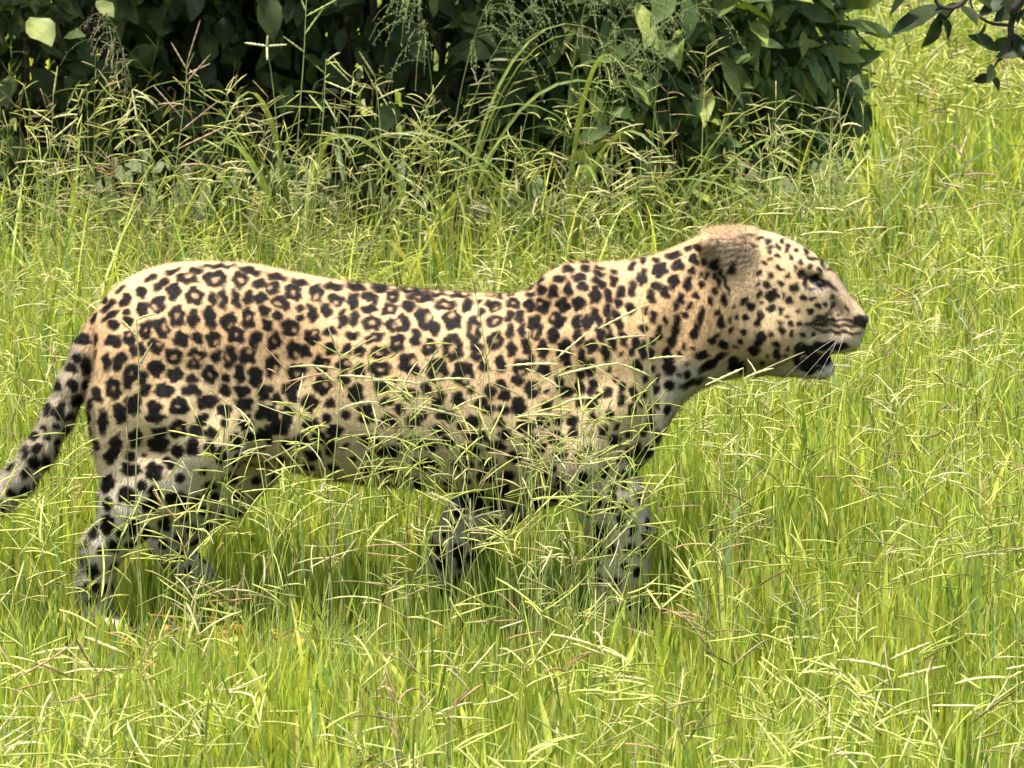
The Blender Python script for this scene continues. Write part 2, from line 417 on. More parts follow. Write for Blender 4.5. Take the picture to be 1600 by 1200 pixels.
panel(780, 380, 3.75, [(845,100,35,40),(780,130,45,50),(920,95,50,30),(1020,70,75,35,-10),(940,155,85,80,-30),(850,185,35,70,-10),(825,215,35,60,-10),(1050,130,70,60,-20),
(1110,28,50,35),(1168,22,50,50),(1140,95,50,55),(1205,112,40,50),(1130,160,45,45),(1025,220,55,80),(1105,235,45,75),(780,265,40,80),(890,310,40,75,-15),(925,250,55,45,20),
(970,290,45,60,-10),(1065,325,40,55),(1155,305,40,45),(1185,240,35,40),(1215,195,30,50),(1183,180,20,30),(1265,190,30,40),(1265,110,50,60),(1265,280,30,45),(1240,335,35,45),
(1035,370,35,50),(1115,370,35,45,20),(1090,420,35,35),(1183,425,35,90,10),(1150,520,40,90,20),(1040,480,35,90,5),(1020,555,45,100,15),(985,660,50,90,5),(990,720,50,90),
(1015,720,25,80),(770,380,50,70,-20),(860,395,30,50),(905,430,35,60),(845,500,50,50),(975,460,25,50),(940,500,35,50,-20),(935,540,40,40),(900,580,35,45),(800,590,40,70,15),
(780,630,35,50),(845,625,35,90),(890,650,30,60),(1085,605,25,40),(1055,650,30,35),(1190,658,70,45,-10),(1250,700,160,40,-35),(1105,770,40,50,20),(1055,775,25,30),
(1135,820,120,30,-20),(1315,595,60,40),(1260,560,60,25,-35),(1300,465,35,60,-5),(1285,410,35,40),(1320,330,30,60),(810,720,45,60),(905,735,30,40),(855,790,30,50),(930,790,25,50),
(920,855,40,50),(850,880,35,50),(790,880,40,80,-20),(720,850,40,60),(640,885,45,45),(720,920,45,60),(780,975,45,75),(825,945,35,25),(895,995,30,50),(930,940,25,50),
(650,1010,40,60),(690,1070,35,40),(610,1100,50,60),(550,1020,40,50),(890,1060,30,60),(850,1100,40,50),(930,1130,30,60),(680,1160,60,60),(350,820,40,60),(385,880,60,50),
(430,1040,60,60),(470,850,40,60),(545,850,50,70),(580,890,40,40),(280,950,60,60),(120,940,60,60),(20,980,50,50),(150,1060,90,60,10),(260,1050,60,50),(320,1140,60,60),
(400,700,30,80),(370,640,60,80)])
panel(1000, 320, 3.75, [(535,740,30,35),(530,670,15,40),(570,655,20,30),(555,600,15,20),(613,560,40,50,30),(650,595,50,50),(700,525,35,45,10),(775,530,70,65,-30),(745,465,45,45,-20),
(825,462,30,30),(765,410,30,40),(870,420,30,35),(943,405,40,50,20),(875,560,45,45),(770,605,50,45,-30),(823,618,35,45),(700,670,35,70,15),(620,660,35,30),(710,580,20,15),
(840,530,15,30),(895,490,30,45),(920,480,30,45),(958,548,35,35),(1008,548,40,25),(1045,595,30,35),(930,622,30,25),(997,622,40,35),(885,697,30,30),(935,698,30,25),(830,735,40,50),
(820,690,35,20),(890,760,30,45),(800,820,40,35),(800,880,35,60),(955,765,25,25),(705,790,50,90,25),(670,850,60,50,-30),(550,940,60,80),(595,950,50,60),(560,835,30,20),
(615,185,60,14,-10),(660,235,45,20,15),(710,198,40,20,-15),(748,215,45,35,-30),(835,205,30,30),(810,250,30,40),(862,255,30,50,-10),(765,248,40,20),(757,272,30,30),(810,298,30,25),
(920,262,30,30),(975,278,35,30,30),(885,315,30,30),(945,340,30,35),(1000,358,40,30,20),(908,365,18,30),(820,370,45,25,20),(765,315,25,20),(1060,310,14,70,-20),(1110,380,40,18,15),
(1015,315,60,12,20),(1050,442,110,36,27),(968,450,20,60),(1000,418,60,14,-8),(1105,468,70,18,35),(1010,492,50,12,10),(1085,580,20,30),(1125,600,16,50,30),(1070,655,60,16,-20),(1010,690,70,18,-20),
(1150,676,150,9,0),(1185,708,150,11,2),(1160,745,170,13,5),(1060,700,60,10,-15),(1215,615,16,35,-20),(1165,640,30,12,-10),(975,845,80,60),(1080,828,150,44,-4),(1175,832,70,30,-8),(990,945,90,90),
(1290,682,74,60,0),(1080,905,110,66,-12),(935,850,50,70,0),(1015,890,60,60,0),(1040,960,50,26,-10),(920,900,30,80),(440,340,60,50),(545,372,46,64,15),(445,345,70,70),(480,400,30,70,-20),(460,455,18,60,-20),(505,460,16,70,-20)])
panel(0, 680, 3.158, [(570,60,60,90),(670,30,60,60),(790,50,80,70),(540,115,45,60),(760,180,85,80,0,.2),(840,140,40,50),(650,170,100,60),(530,240,60,90,15),(460,310,40,50),
(630,300,90,80),(760,290,60,70),(740,350,80,60),(850,310,70,60,-20),(900,330,40,80),(1040,270,60,70),(950,60,60,80),(1040,60,40,60),(1090,100,50,80),(1160,30,50,80),
(530,440,60,90),(655,440,60,90),(720,480,50,70),(815,440,60,70),(460,480,40,60),(560,550,60,60),(455,670,60,60),(450,750,60,70),(450,820,50,40),(730,570,60,50)])
panel(0, 380, 3.333, [(535,930,45,110),(625,890,60,100,-20),(700,840,60,100),(805,860,75,70),(810,910,80,50),(930,850,90,90,0,.25),(930,970,90,90,0,.25),(830,990,70,60),(820,1050,90,70),
(705,1000,60,50),(610,1050,50,100),(570,1110,40,60),(1070,840,80,50),(1050,920,60,60),(1170,870,70,60),(1270,840,90,60),(1400,880,60,80),(1280,930,70,70),(1360,1000,60,60),
(1230,1040,50,70),(1100,990,60,50),(1000,1060,70,60),(1090,1060,50,60),(880,1140,50,40),(800,1180,70,40),(1440,960,60,80),
(325,580,30,50),(370,650,60,40,20),(400,600,40,50),(450,640,50,90),(380,740,50,60),(320,850,40,50),(290,740,50,60),(300,890,60,60),(240,860,40,60),(400,820,60,50),
(360,910,60,30,-30),(230,960,30,30),(170,1000,50,50),(250,1010,40,30),(190,1070,50,50),(130,1090,30,60),(240,1140,40,70),(385,480,60,60),(440,500,60,60)])
panel(400, 400, 3.333, [(90,830,50,60),(165,830,60,90),(140,890,60,80,-15),(30,820,60,70),(290,880,80,60),(240,960,80,60,20),(65,930,40,90),(160,985,50,60),(410,910,80,60),
(385,990,50,90),(570,800,70,60),(580,850,80,40),(690,860,80,60),(590,960,90,50),(820,860,80,60),(870,830,40,50),(990,830,100,50,15),(955,905,80,50,10),(1000,970,60,60),
(830,970,80,60),(700,1020,130,55),(880,1090,130,60,5),(1130,860,80,50),(1150,940,110,50,10),(1120,1020,100,60),(1210,800,60,50),(1290,800,60,40),(1300,930,60,50),(1250,990,80,50),
(1370,800,70,60),(1400,890,80,60),(1480,870,60,60),(1430,960,70,70),(1080,1100,80,50),(1210,1080,80,50),(1350,1050,70,60),(300,1040,80,50)])
panel(560, 680, 2.963, [(130,165,80,40,15),(490,140,90,40),(280,225,60,40),(590,190,80,50),(670,250,60,60),(620,310,50,60),(550,290,100,60),(470,310,60,80),(375,305,60,50),
(345,390,30,40),(430,370,60,50),(500,370,60,60),(560,390,60,60),(640,390,70,50),(355,460,40,60),(430,490,30,40),(330,530,50,25),(350,600,90,40,10),(460,600,50,60),(470,650,30,70),
(330,660,30,40),(520,560,40,40),(925,20,60,70),(1190,30,50,60),(1295,75,30,60),(1345,80,50,50),(1290,165,50,60),(1225,190,50,40),(1345,180,50,50),(1355,250,45,55),(1315,222,18,20),
(1305,290,30,50,-15),(1140,170,50,60),(930,100,60,40),(930,230,40,60),(1030,240,30,30),(1240,330,30,50),(1180,260,30,60),(1105,300,40,60),(1075,345,40,60),(1270,435,30,60),
(1330,468,35,35),(1100,450,40,60),(1140,450,30,50),(1105,520,35,60),(1215,400,30,60),(1260,525,40,50),(1170,530,30,50),(1100,600,30,40),(1240,610,40,40),(1250,90,30,50)])
S = np.array([(a, b2, c, d, e, f, (999 if g is None else g)) for a, b2, c, d, e, f, g in S], float)

_r = np.random.default_rng(11); _S = [tuple(a) for a in S]
for (x0_, x1_, y0_, y1_, n_, ra_, rb_, gap) in [(1185, 1310, 372, 560, 260, 2.2, 4.0, 4.5), (1000, 1190, 400, 575, 220, 3.0, 5.0, 5.5), (170, 1000, 430, 720, 900, 4.0, 7.5, 5.5), (30, 140, 520, 800, 160, 5, 9, 5)]:
    for _ in range(n_):
        px_, py_, rr_ = _r.uniform(x0_, x1_), _r.uniform(y0_, y1_), _r.uniform(ra_, rb_)
        if (px_ - 1145) ** 2 + (py_ - 400) ** 2 < 50 ** 2 or (px_ - 1281) ** 2 + (py_ - 445) ** 2 < 22 ** 2: continue
        if all(((px_ - a[0]) / (a[2] + rr_ + gap)) ** 2 + ((py_ - a[1]) / (a[3] + rr_ + gap)) ** 2 > 1 for a in _S):
            _S.append((px_, py_, rr_, rr_ * _r.uniform(.8, 1.3), _r.uniform(-40, 40), 0, 999))
S = np.array(_S)

def side_uv(P):
    Q = np.array(P, float); Q[:, 1] = -np.abs(Q[:, 1]); return proj(Q)
def spot_field(P):
    """signed distance (photo-pixel units) to the nearest spot, and 1 in a rosette's brown heart"""
    u, v = side_uv(P)
    u = u + 1.4 * np.sin(v * .33 + u * .11) + .8 * np.sin(u * .47 - v * .21) 
    v = v + 1.4 * np.sin(u * .29 + 2) + .8 * np.sin(v * .52 + u * .17)
    tp = 1.6 * np.sin(u * .19 + 3 * np.sin(v * .09)) * np.sin(v * .23 + 2 * np.sin(u * .07))
    f = np.full(len(u), 40.0); heart = np.zeros(len(u))
    order = np.argsort(u); us = u[order]
    for cx, cy, rx, ry, A, hs, hd in S:
        R = max(rx, ry) + 14
        i0, i1 = np.searchsorted(us, cx - R), np.searchsorted(us, cx + R)
        idx = order[i0:i1]; idx = idx[np.abs(v[idx] - cy) < R]
        if not len(idx): continue
        a = math.radians(A); dx, dy = u[idx] - cx, v[idx] - cy
        p, q2 = dx * math.cos(a) + dy * math.sin(a), -dx * math.sin(a) + dy * math.cos(a)
        ex = 2.25
        r_ = ((np.abs(p) / rx) ** ex + (np.abs(q2) / ry) ** ex) ** (1 / ex)
        g = (r_ - 1) * min(rx, ry) - (1.9 if max(rx, ry) > 7 else .9) + tp[idx] * (.9 if min(rx, ry) > 7 else .3)
        if hs:
            ox = oy = 0
            if hd != 999:
                ox, oy = .55 * rx * math.cos(math.radians(hd)), .55 * ry * math.sin(math.radians(hd))
            hh = (hs * .85 - np.sqrt(((dx - ox) / rx) ** 2 + ((dy - oy) / ry) ** 2)) * min(rx, ry)
            ins = (hh > -2) & (r_ < 1.1)
            heart[idx] = np.where(ins, 1, heart[idx])
            g = np.maximum(g, hh)
        f[idx] = np.minimum(f[idx], g)
    return f, heart, u, v

# auto-fill spots where no drawn spot reaches (inner legs, chest, belly)
bf, bh, bu_, bv_ = spot_field(BV)
cand = np.where((bf > np.where(bu_ < 150, 6, 9)) & ((bv_ > 600) | (bu_ < 60) | ((bu_ < 200) & (bv_ < 560))) & (bu_ < 1050))[0]
rng.shuffle(cand)
AUTO = []
for i in cand[:6000]:
    p = BV[i]
    if all((p[0]-a[0])**2+(p[1]-a[1])**2+(p[2]-a[2])**2 > ((.034 if bv_[i] < 790 else .028) if bu_[i] > 150 else .026)**2 for a in AUTO):
        AUTO.append(p)
AUTO = np.array(AUTO)
def coat(P, Nn, jit=0.0):
    f, heart, u, v = spot_field(P)
    ar = .009 + .005 * (np.sin(np.arange(len(AUTO)) * 7.3) * .5 + .5)
    order = np.argsort(P[:, 0]); xs = P[order, 0]
    for (a, r_) in zip(AUTO, ar):
        idx = order[np.searchsorted(xs, a[0] - .03):np.searchsorted(xs, a[0] + .03)]
        d = np.sqrt(((P[idx] - a) ** 2).sum(1))
        f[idx] = np.minimum(f[idx], (d - r_) * 880)
    n_ = len(P)
    tan = np.array([.59, .365, .175]); cream = np.array([.62, .465, .25]); white = np.array([.66, .61, .48]); brown = np.array([.30, .17, .085])
    face = np.array([.52, .375, .20])
    def ss(a, b2, x): t = np.clip((x - a) / (b2 - a), 0, 1); return (t * t * (3 - 2 * t))[:, None]
    wob = 12 * np.sin(u * .02 + 1) + 8 * np.sin(u * .07)
    c = tan + (cream - tan) * ss(510, 680, v + wob)
    c = c + (white - c) * ss(675, 800, v + wob) * .85
    c = c + (cream - c) * (ss(0, 1, np.clip(Nn[:, 2], 0, 1)) * .25)                 # top light painted in: upward-facing coat made paler
    nk = ss(1000, 1080, u)
    c = c + (face - c) * ss(1090, 1170, u) * .85
    c = c + (white - c) * nk * ss(548, 592, v + 0.02 * (u - 1100)) * .9
    # muzzle: buff bridge, white lips and chin
    c = c + (np.array([.50, .37, .22]) - c) * ss(1270, 1310, u) * (1 - ss(505, 530, v)) * .8
    c = c + (white - c) * ss(1235, 1275, u) * ss(505, 540, v) * .5
    jw = np.exp(-(((u - 1215) / 40) ** 2 + ((v - 582) / 16) ** 2)); c = c + (np.array([.36, .30, .21]) - c) * (jw[:, None] * .7)
    # pale patch under / behind the eye
    e = np.exp(-(((u - 1272) / 16) ** 2 + ((v - 452) / 7) ** 2)); c = c + (np.array([.66, .60, .44]) - c) * (e[:, None] * .9)
    # forehead grizzle and ear: grey brown streaks
    er = np.exp(-(((u - 1142) / 40) ** 2 + ((v - 391) / 31) ** 2) ** 2)
    er = np.maximum(er, .42 * np.exp(-(((u - 1165) / 34) ** 2 + ((v - 440) / 26) ** 2)))
    stv = np.sin(v * .62 + 3.2 * np.sin(u * .045) + 1.5 * np.sin(u * .02 + v * .05)) + .5 * np.sin(v * 1.7 + u * .12)
    streak = (.5 + .5 * stv)[:, None]
    rim = np.exp(-((v - (368 + .004 * (u - 1140) ** 2)) / 5.5) ** 2)[:, None] * (er[:, None] > .2)
    c = c + ((np.array([.52, .39, .25]) * (.26 + 1.0 * np.clip(streak, 0, 1.5) ** 1.5)) - c) * (er[:, None] * .80)
    c = c + (np.array([.62, .40, .22]) - c) * rim * .75
    fo = np.exp(-(((u - 1312) / 26) ** 2 + ((v - 440) / 34) ** 2))
    c = c + (np.array([.36, .26, .18]) - c) * (fo[:, None] * .6)
    mott = (np.sin(u * .31 + 2 * np.sin(v * .17)) * np.sin(v * .37 + 2 * np.sin(u * .13)))[:, None]
    c = c * (1 + .16 * mott * ss(1160, 1230, u))
    tl_ = ss(0, 1, 1 - np.clip((u - 120) / 30, 0, 1)) * (v > 530)[:, None]
    c = c + (np.array([.40, .34, .24]) - c) * tl_ * .7
    # paws paler
    c = c + (np.array([.50, .43, .30]) - c) * ss(880, 940, v) * .6
    c = c * (1 + .10 * np.sin(u * .013 + v * .021 + 2))[:, None]
    c = np.where((heart > 0)[:, None], c * .45 + brown * .55, c)
    jt = rng.normal(0, jit, n_) if jit else 0
    dark = 1 / (1 + np.exp((f + jt) / .6))
    faint = np.where((er > .35) & (f > -3), .7, 1.0)
    sp_ = np.array([.0075, .0055, .0045])
    c = c + (sp_ - c) * (dark * faint)[:, None]
    return c, u, v, er
bc, bu_, bv_, _ = coat(BV, BN)

m, n, b = new_mat('leopard_skin'); M_skin = m
a = n.nodes.new('ShaderNodeAttribute'); a.attribute_name = 'col'
n.links.new(a.outputs['Color'], b.inputs['Base Color']); b.inputs['Roughness'].default_value = .75; b.inputs['Specular IOR Level'].default_value = .2
m, n, b = new_mat('leopard_fur'); M_fur = m
a = n.nodes.new('ShaderNodeAttribute'); a.attribute_name = 'col'
a2 = n.nodes.new('ShaderNodeAttribute'); a2.attribute_name = 'fn'
n.links.new(a.outputs['Color'], b.inputs['Base Color']); n.links.new(a2.outputs['Vector'], b.inputs['Normal'])
b.inputs['Roughness'].default_value = .6; b.inputs['Specular IOR Level'].default_value = .08
m, n, b = new_mat('nose_leather'); M_nose = m
b.inputs['Base Color'].default_value = (.012, .010, .010, 1); b.inputs['Roughness'].default_value = .6
no = n.nodes.new('ShaderNodeTexVoronoi'); no.inputs['Scale'].default_value = 900
tcn = n.nodes.new('ShaderNodeTexCoord'); n.links.new(tcn.outputs['Object'], no.inputs['Vector'])
bu = n.nodes.new('ShaderNodeBump'); bu.inputs['Strength'].default_value = .4; bu.inputs['Distance'].default_value = .0006
n.links.new(no.outputs[0], bu.inputs['Height']); n.links.new(bu.outputs[0], b.inputs['Normal'])

leo = thing('leopard', 'large spotted leopard standing side-on in tall grass, facing right', 'leopard')
obj('body', mk_mesh('body', BV, BQ, col=bc), M_skin, leo)

# --- fur: short tapered hairs, combed back and down
tri = np.concatenate([BQ[:, [0, 1, 2]], BQ[:, [0, 2, 3]]])
ar = np.linalg.norm(np.cross(BV[tri[:, 1]] - BV[tri[:, 0]], BV[tri[:, 2]] - BV[tri[:, 0]]), axis=1)
cN = BN[tri[:, 0]]; cP = BV[tri[:, 0]]
wgt = ar * np.where(cN[:, 1] < .35, 1.0, .25) * np.where(cP[:, 0] > at(1110, 0)[0], 2.2, 1.0) * np.where(cP[:, 2] < .08, .4, 1)
NH = 430000
ti = rng.choice(len(tri), NH, p=wgt / wgt.sum())
r1, r2 = rng.random(NH), rng.random(NH); fl = r1 + r2 > 1; r1[fl] = 1 - r1[fl]; r2[fl] = 1 - r2[fl]
w3 = np.stack([1 - r1 - r2, r1, r2], -1)
HP = (BV[tri[ti]] * w3[..., None]).sum(1); HN = norm((BN[tri[ti]] * w3[..., None]).sum(1))
# comb direction
comb = np.tile(np.array([-1.0, 0, -.35]), (NH, 1))
hu, hv = side_uv(HP)
leg = np.clip((hv - 700) / 80, 0, 1)[:, None]
comb = comb * (1 - leg) + np.array([-.15, 0, -1.0]) * leg
hu, hv = side_uv(HP); her = np.exp(-(((hu - 1142) / 42) ** 2 + ((hv - 391) / 33) ** 2) ** 2)
tl = ((hu < 150) & (hv > 480))[:, None]
comb = np.where(tl, np.array([-.5, 0, -.9]), comb)
nkf = np.clip((hu - 1030) / 60, 0, 1)[:, None] * (1 - np.clip((hu - 1180) / 60, 0, 1))[:, None]
comb = comb + nkf * np.array([0, 0, -.35])
her = np.exp(-(((hu - 1142) / 42) ** 2 + ((hv - 391) / 33) ** 2) ** 2)
comb = norm(comb - HN * (comb * HN).sum(1, keepdims=True)) + rng.normal(0, 1, (NH, 3)) * (.28 + .10 * her[:, None])
ln = .0065 + .003 * rng.random(NH)
ln = ln * np.where(hv > 690, 1.5, 1.0)
ln = ln * np.where(hu > 1190, .62, 1.0) * np.where(tl[:, 0], 1.5, 1.0)
ln = ln * (1 + 1.7 * her) * np.where((hu > 1040) & (hu < 1300) & (hv > 560), 1.6, 1)
lift = .30 + .22 * rng.random(NH) + .15 * her
d = norm(comb + HN * lift[:, None])
d = norm(d)
hc, hu, hv, her = coat(HP + d * ln[:, None] * .45, HN, .25)
sd_ = norm(np.cross(d, HN) + rng.normal(0, .25, (NH, 3)))
wd = (.00075 + .0004 * rng.random(NH))[:, None]
root = HP - HN * .001
V = np.stack([root - sd_ * wd * .5, root + sd_ * wd * .5, root + d * ln[:, None]], 1).reshape(-1, 3)
sh = (.78 + .42 * rng.random(NH))[:, None]
hcol = hc * sh * np.where((her > .4) & (rng.random(NH) < .22), .5, 1.0)[:, None] * np.where((her > .4) & (rng.random(NH) < .25), 1.5, 1.0)[:, None]
ln = ln * np.where(hc.mean(1) < .08, .75, 1)
cc = np.stack([hcol * .92, hcol * .92, hcol * 1.10], 1).reshape(-1, 3)
fn = norm(HN + .35 * d + rng.normal(0, .12, (NH, 3)))
fnn = np.repeat(fn[:, None], 3, 1).reshape(-1, 3)
obj('fur', mk_mesh('fur', V, tris=np.arange(NH * 3).reshape(-1, 3), col=cc, extra={'fn': ('FLOAT_VECTOR', fnn)}, smooth=True), M_fur, leo, kind='stuff')

# --- surface finder for small parts
def surf(px, py):
    k = (BN[:, 1] < .3)
    pu, pv = proj(BV[k]); d = (pu - px) ** 2 + (pv - py) ** 2
    idx = np.where(k)[0][np.argsort(d)[:12]]
    i = idx[np.argmin(BV[idx, 1])]
    return BV[i].copy(), BN[i].copy()
def uvsphere(name, r, seg=20, sq=(1, 1, 1)):
    th = np.linspace(0, np.pi, seg // 2 + 1); ph = np.arange(seg) * 2 * np.pi / seg
    T, Pp = np.meshgrid(th, ph, indexing='ij')
    V = np.stack([np.sin(T) * np.cos(Pp), np.sin(T) * np.sin(Pp), np.cos(T)], -1) * r * np.array(sq)
    i = np.arange(T.size).reshape(T.shape); a_ = i[:-1]; b_ = i[1:]
    q = np.stack([a_, b_, np.roll(b_, -1, 1), np.roll(a_, -1, 1)], -1)
    return mk_mesh(name, V.reshape(-1, 3), q.reshape(-1, 4))
def plain(name, c, r=.5):
    m, n, b = new_mat(name); b.inputs['Base Color'].default_value = (*c, 1); b.inputs['Roughness'].default_value = r; return m
M_iris = plain('amber_iris', (.07, .045, .02), .12); M_pupil = plain('pupil', (.004, .004, .004), .08)
for s in (-1, 1):
    p, nrm = surf(1281, 442)
    e = obj('eye', uvsphere('eye', .0088), M_iris, leo, (p[0], -s * 0 + (p[1] + .0055) * (1 if s < 0 else -1), p[2]))
    pu = obj('pupil', uvsphere('pupil', .0048, 12, (1, .5, 1)), M_pupil, e, (.003, -.0088 if s < 0 else .0088, .001))
# nose pad
nc = at(1348, 500, 0)
nm = uvsphere('nose', .0135, 20, (.8, 1.35, .72))
nco = np.array([v.co for v in nm.vertices]); nco[:, 0] -= .35 * np.maximum(-nco[:, 2], 0); nco[:, 1] *= 1 - 22 * np.maximum(-nco[:, 2], 0)
nm.vertices.foreach_set('co', nco.astype(np.float32).ravel())
nose = obj('nose', nm, M_nose, leo, nc)
# whiskers
M_whisk = plain('whisker_white', (.6, .57, .5), .5)
for s in (-1, 1):
    for j, (px, py, dx, dz, L) in enumerate([(1322, 520, -.15, -.45, .07), (1312, 526, -.75, -.5, .09), (1300, 530, -.95, -.30, .09), (1304, 536, -.5, -.8, .07), (1290, 528, -1.0, -.1, .08)]):
        p, nrm = surf(px, py)
        p = p * np.array([1, 1 if s < 0 else -1, 1]); nv = nrm * np.array([1, 1 if s < 0 else -1, 1])
        dr = norm(np.array([dx, s * .75, dz])); t = np.linspace(0, 1, 9)[:, None]
        pts = p - nv * .002 + dr * L * t + np.array([-.02, 0, -.035]) * t ** 2
        v, q, c = tubes(pts[None], (np.linspace(.00025, .00008, 9))[None], np.ones((1, 3)), 5)
        obj('whisker', mk_mesh('whisker', v, q), M_whisk, leo)

# =================================================================== GRASS
def bezier(p0, p1, p2, M):
    t = np.linspace(0, 1, M)[None, :, None]
    return (1 - t) ** 2 * p0[:, None] + 2 * t * (1 - t) * p1[:, None] + t ** 2 * p2[:, None]

GREENS = 1.22 * np.array([.955, 1.0, 1.08]) * np.array([[.33, .37, .045], [.26, .32, .035], [.40, .42, .06], [.17, .24, .035], [.44, .43, .08], [.18, .26, .09], [.46, .38, .16], [.11, .17, .03]])
GW = np.array([.26, .20, .18, .11, .11, .05, .04, .05])
BASE_HEIGHT_UNDER = .19
# leopard footprint and shrub footprint keep tall stems out
LX0, LX1 = at(130, 0)[0], at(1060, 0)[0]
def in_body(x, y): return (np.abs(y) < .19) & (x > LX0 - .02) & (x < LX1 + .03)
HX0, HX1 = at(1030, 0)[0], at(1365, 0)[0]
def in_head(x, y): return (np.abs(y) < .13) & (x > HX0) & (x < HX1)
TX0 = at(-170, 0)[0]
def in_tail(x, y): return (y > -.14) & (y < .05) & (x > TX0) & (x <= LX0 + .02)
def half_w(y): return (9 + y) * .0992

def scatter(density, y0, y1, margin, x_keep=None):
    A = 0; n = int(density * (y1 - y0) * 2 * (half_w(y1) + margin))
    x = rng.uniform(-half_w(y1) - margin, half_w(y1) + margin, n); y = rng.uniform(y0, y1, n)
    k = np.abs(x) < half_w(y) + margin
    # thin out beyond the frame edge
    k &= (np.abs(x) < half_w(y) + .12) | (rng.random(n) < .3)
    if x_keep is not None: k &= x_keep(x, y)
    return x[k], y[k]
def clumpy(x, y):
    return (np.sin(x * 7.1 + 2 * np.sin(y * 3.3)) * np.sin(y * 5.7 + 1.7 * np.sin(x * 4.1)) + np.sin(x * 17 + y * 5) * np.sin(y * 13 - x * 3) * .6)

def blades(x, y, hmin, hmax, wmin, wmax, M=4, upright=.8, fold=0, tone=1.0, cols=None, wts=None):
    N = len(x); z = ground_z(x, y) - .01
    cl = clumpy(x, y)
    h = rng.uniform(hmin, hmax, N) * (1 + .18 * cl)
    ib = in_body(x, y); h = np.where(ib, np.minimum(h, .05 + .09 * rng.random(N)), h)
    it = in_tail(x, y); h = np.where(it, h * .6, h)
    fr = (y > -1.0) & (y <= -.1) & (x < LX1 + .05); h = np.where(fr, h * .44, h)
    az = rng.uniform(0, 2 * np.pi, N); lean = np.abs(rng.normal(0, 1, N)) * (1 - upright) + .03
    lean = np.where(ib, lean * .5, lean)
    dx, dy = np.cos(az), np.sin(az)
    p0 = np.stack([x, y, z], -1)
    p1 = p0 + np.stack([dx * h * lean * .35, dy * h * lean * .35, h * .62], -1)
    p2 = p0 + np.stack([dx * h * lean * 1.3, dy * h * lean * 1.3, h * (1 - .25 * np.minimum(lean, 1.6))], -1)
    P = bezier(p0, p1, p2, M)
    W = rng.uniform(wmin, wmax, N)[:, None] * np.interp(np.linspace(0, 1, M), [0, .35, .75, 1], [.7, 1, .65, .06])[None]
    sdv = np.stack([-dy, dx, np.zeros(N)], -1) + rng.normal(0, .6, (N, 3)) * [1, 1, .2]
    cols = GREENS if cols is None else cols; wts = GW if wts is None else wts
    ci = rng.choice(len(cols), N, p=wts / wts.sum())
    c = cols[ci] * rng.uniform(.8, 1.2, (N, 1)) * tone * (1 + .10 * cl)[:, None]
    return ribbons(P, W, sdv, c, fold)

SHR_Y = 2.75
def not_bush(x, y): return ~((x < .95) & (y > 4.3) & (y < 6.0))
parts = []
x, y = scatter(2500, -2.3, 1.0, .8)
parts.append(blades(x, y, .10, .24, .004, .0085, 4, .80))
x, y = scatter(800, -2.3, 1.0, .8)
parts.append(blades(x, y, .12, .25, .007, .012, 5, .85))
x, y = scatter(3300, 1.0, 2.4, .7, not_bush)
parts.append(blades(x, y, .12, .27, .003, .008, 4, .75))
x, y = scatter(2600, 2.4, 4.2, .7, not_bush)
parts.append(blades(x, y, .07, .20, .003, .008, 4, .7, tone=.95))
x, y = scatter(180, 1.6, 3.4, .7, not_bush)
parts.append(blades(x, y, .25, .55, .003, .008, 6, .55))
x, y = scatter(1100, 4.2, 9, .5, lambda x, y: ((x > .4) | (rng.random(len(x)) < .35)) & not_bush(x, y))
parts.append(blades(x, y, .16, .36, .006, .011, 4, .75))
x, y = scatter(550, 9, 16, .5, lambda x, y: (x > .4))
parts.append(blades(x, y, .18, .40, .009, .016, 3, .75))
# upright thin stems
x, y = scatter(1300, -2.2, 3.4, .5)
parts.append(blades(x, y, .20, .36, .0016, .0028, 4, .85, tone=1.15))
v, q, c = merge(parts)
g = obj('grass', mk_mesh('grass', v, q, col=c), M_blade, kind='stuff')
g['label'] = 'bright yellow-green meadow grass filling the ground'; g['category'] = 'grass'

# broad strap leaves in the foreground and midground
parts = []
x, y = scatter(420, -2.2, 1.2, .4)
parts.append(blades(x, y, .13, .28, .008, .019, 6, .85, fold=.35, tone=.95))
x, y = scatter(70, 1.2, 3.2, .4)
parts.append(blades(x, y, .2, .4, .012, .024, 6, .65, fold=.35, tone=.8))
v, q, c = merge(parts)
g = obj('strap_grass', mk_mesh('strap_grass', v, q, col=c), M_blade, kind='stuff')
g['label'] = 'broad strap-shaped grass leaves standing among the finer grass'; g['category'] = 'grass'

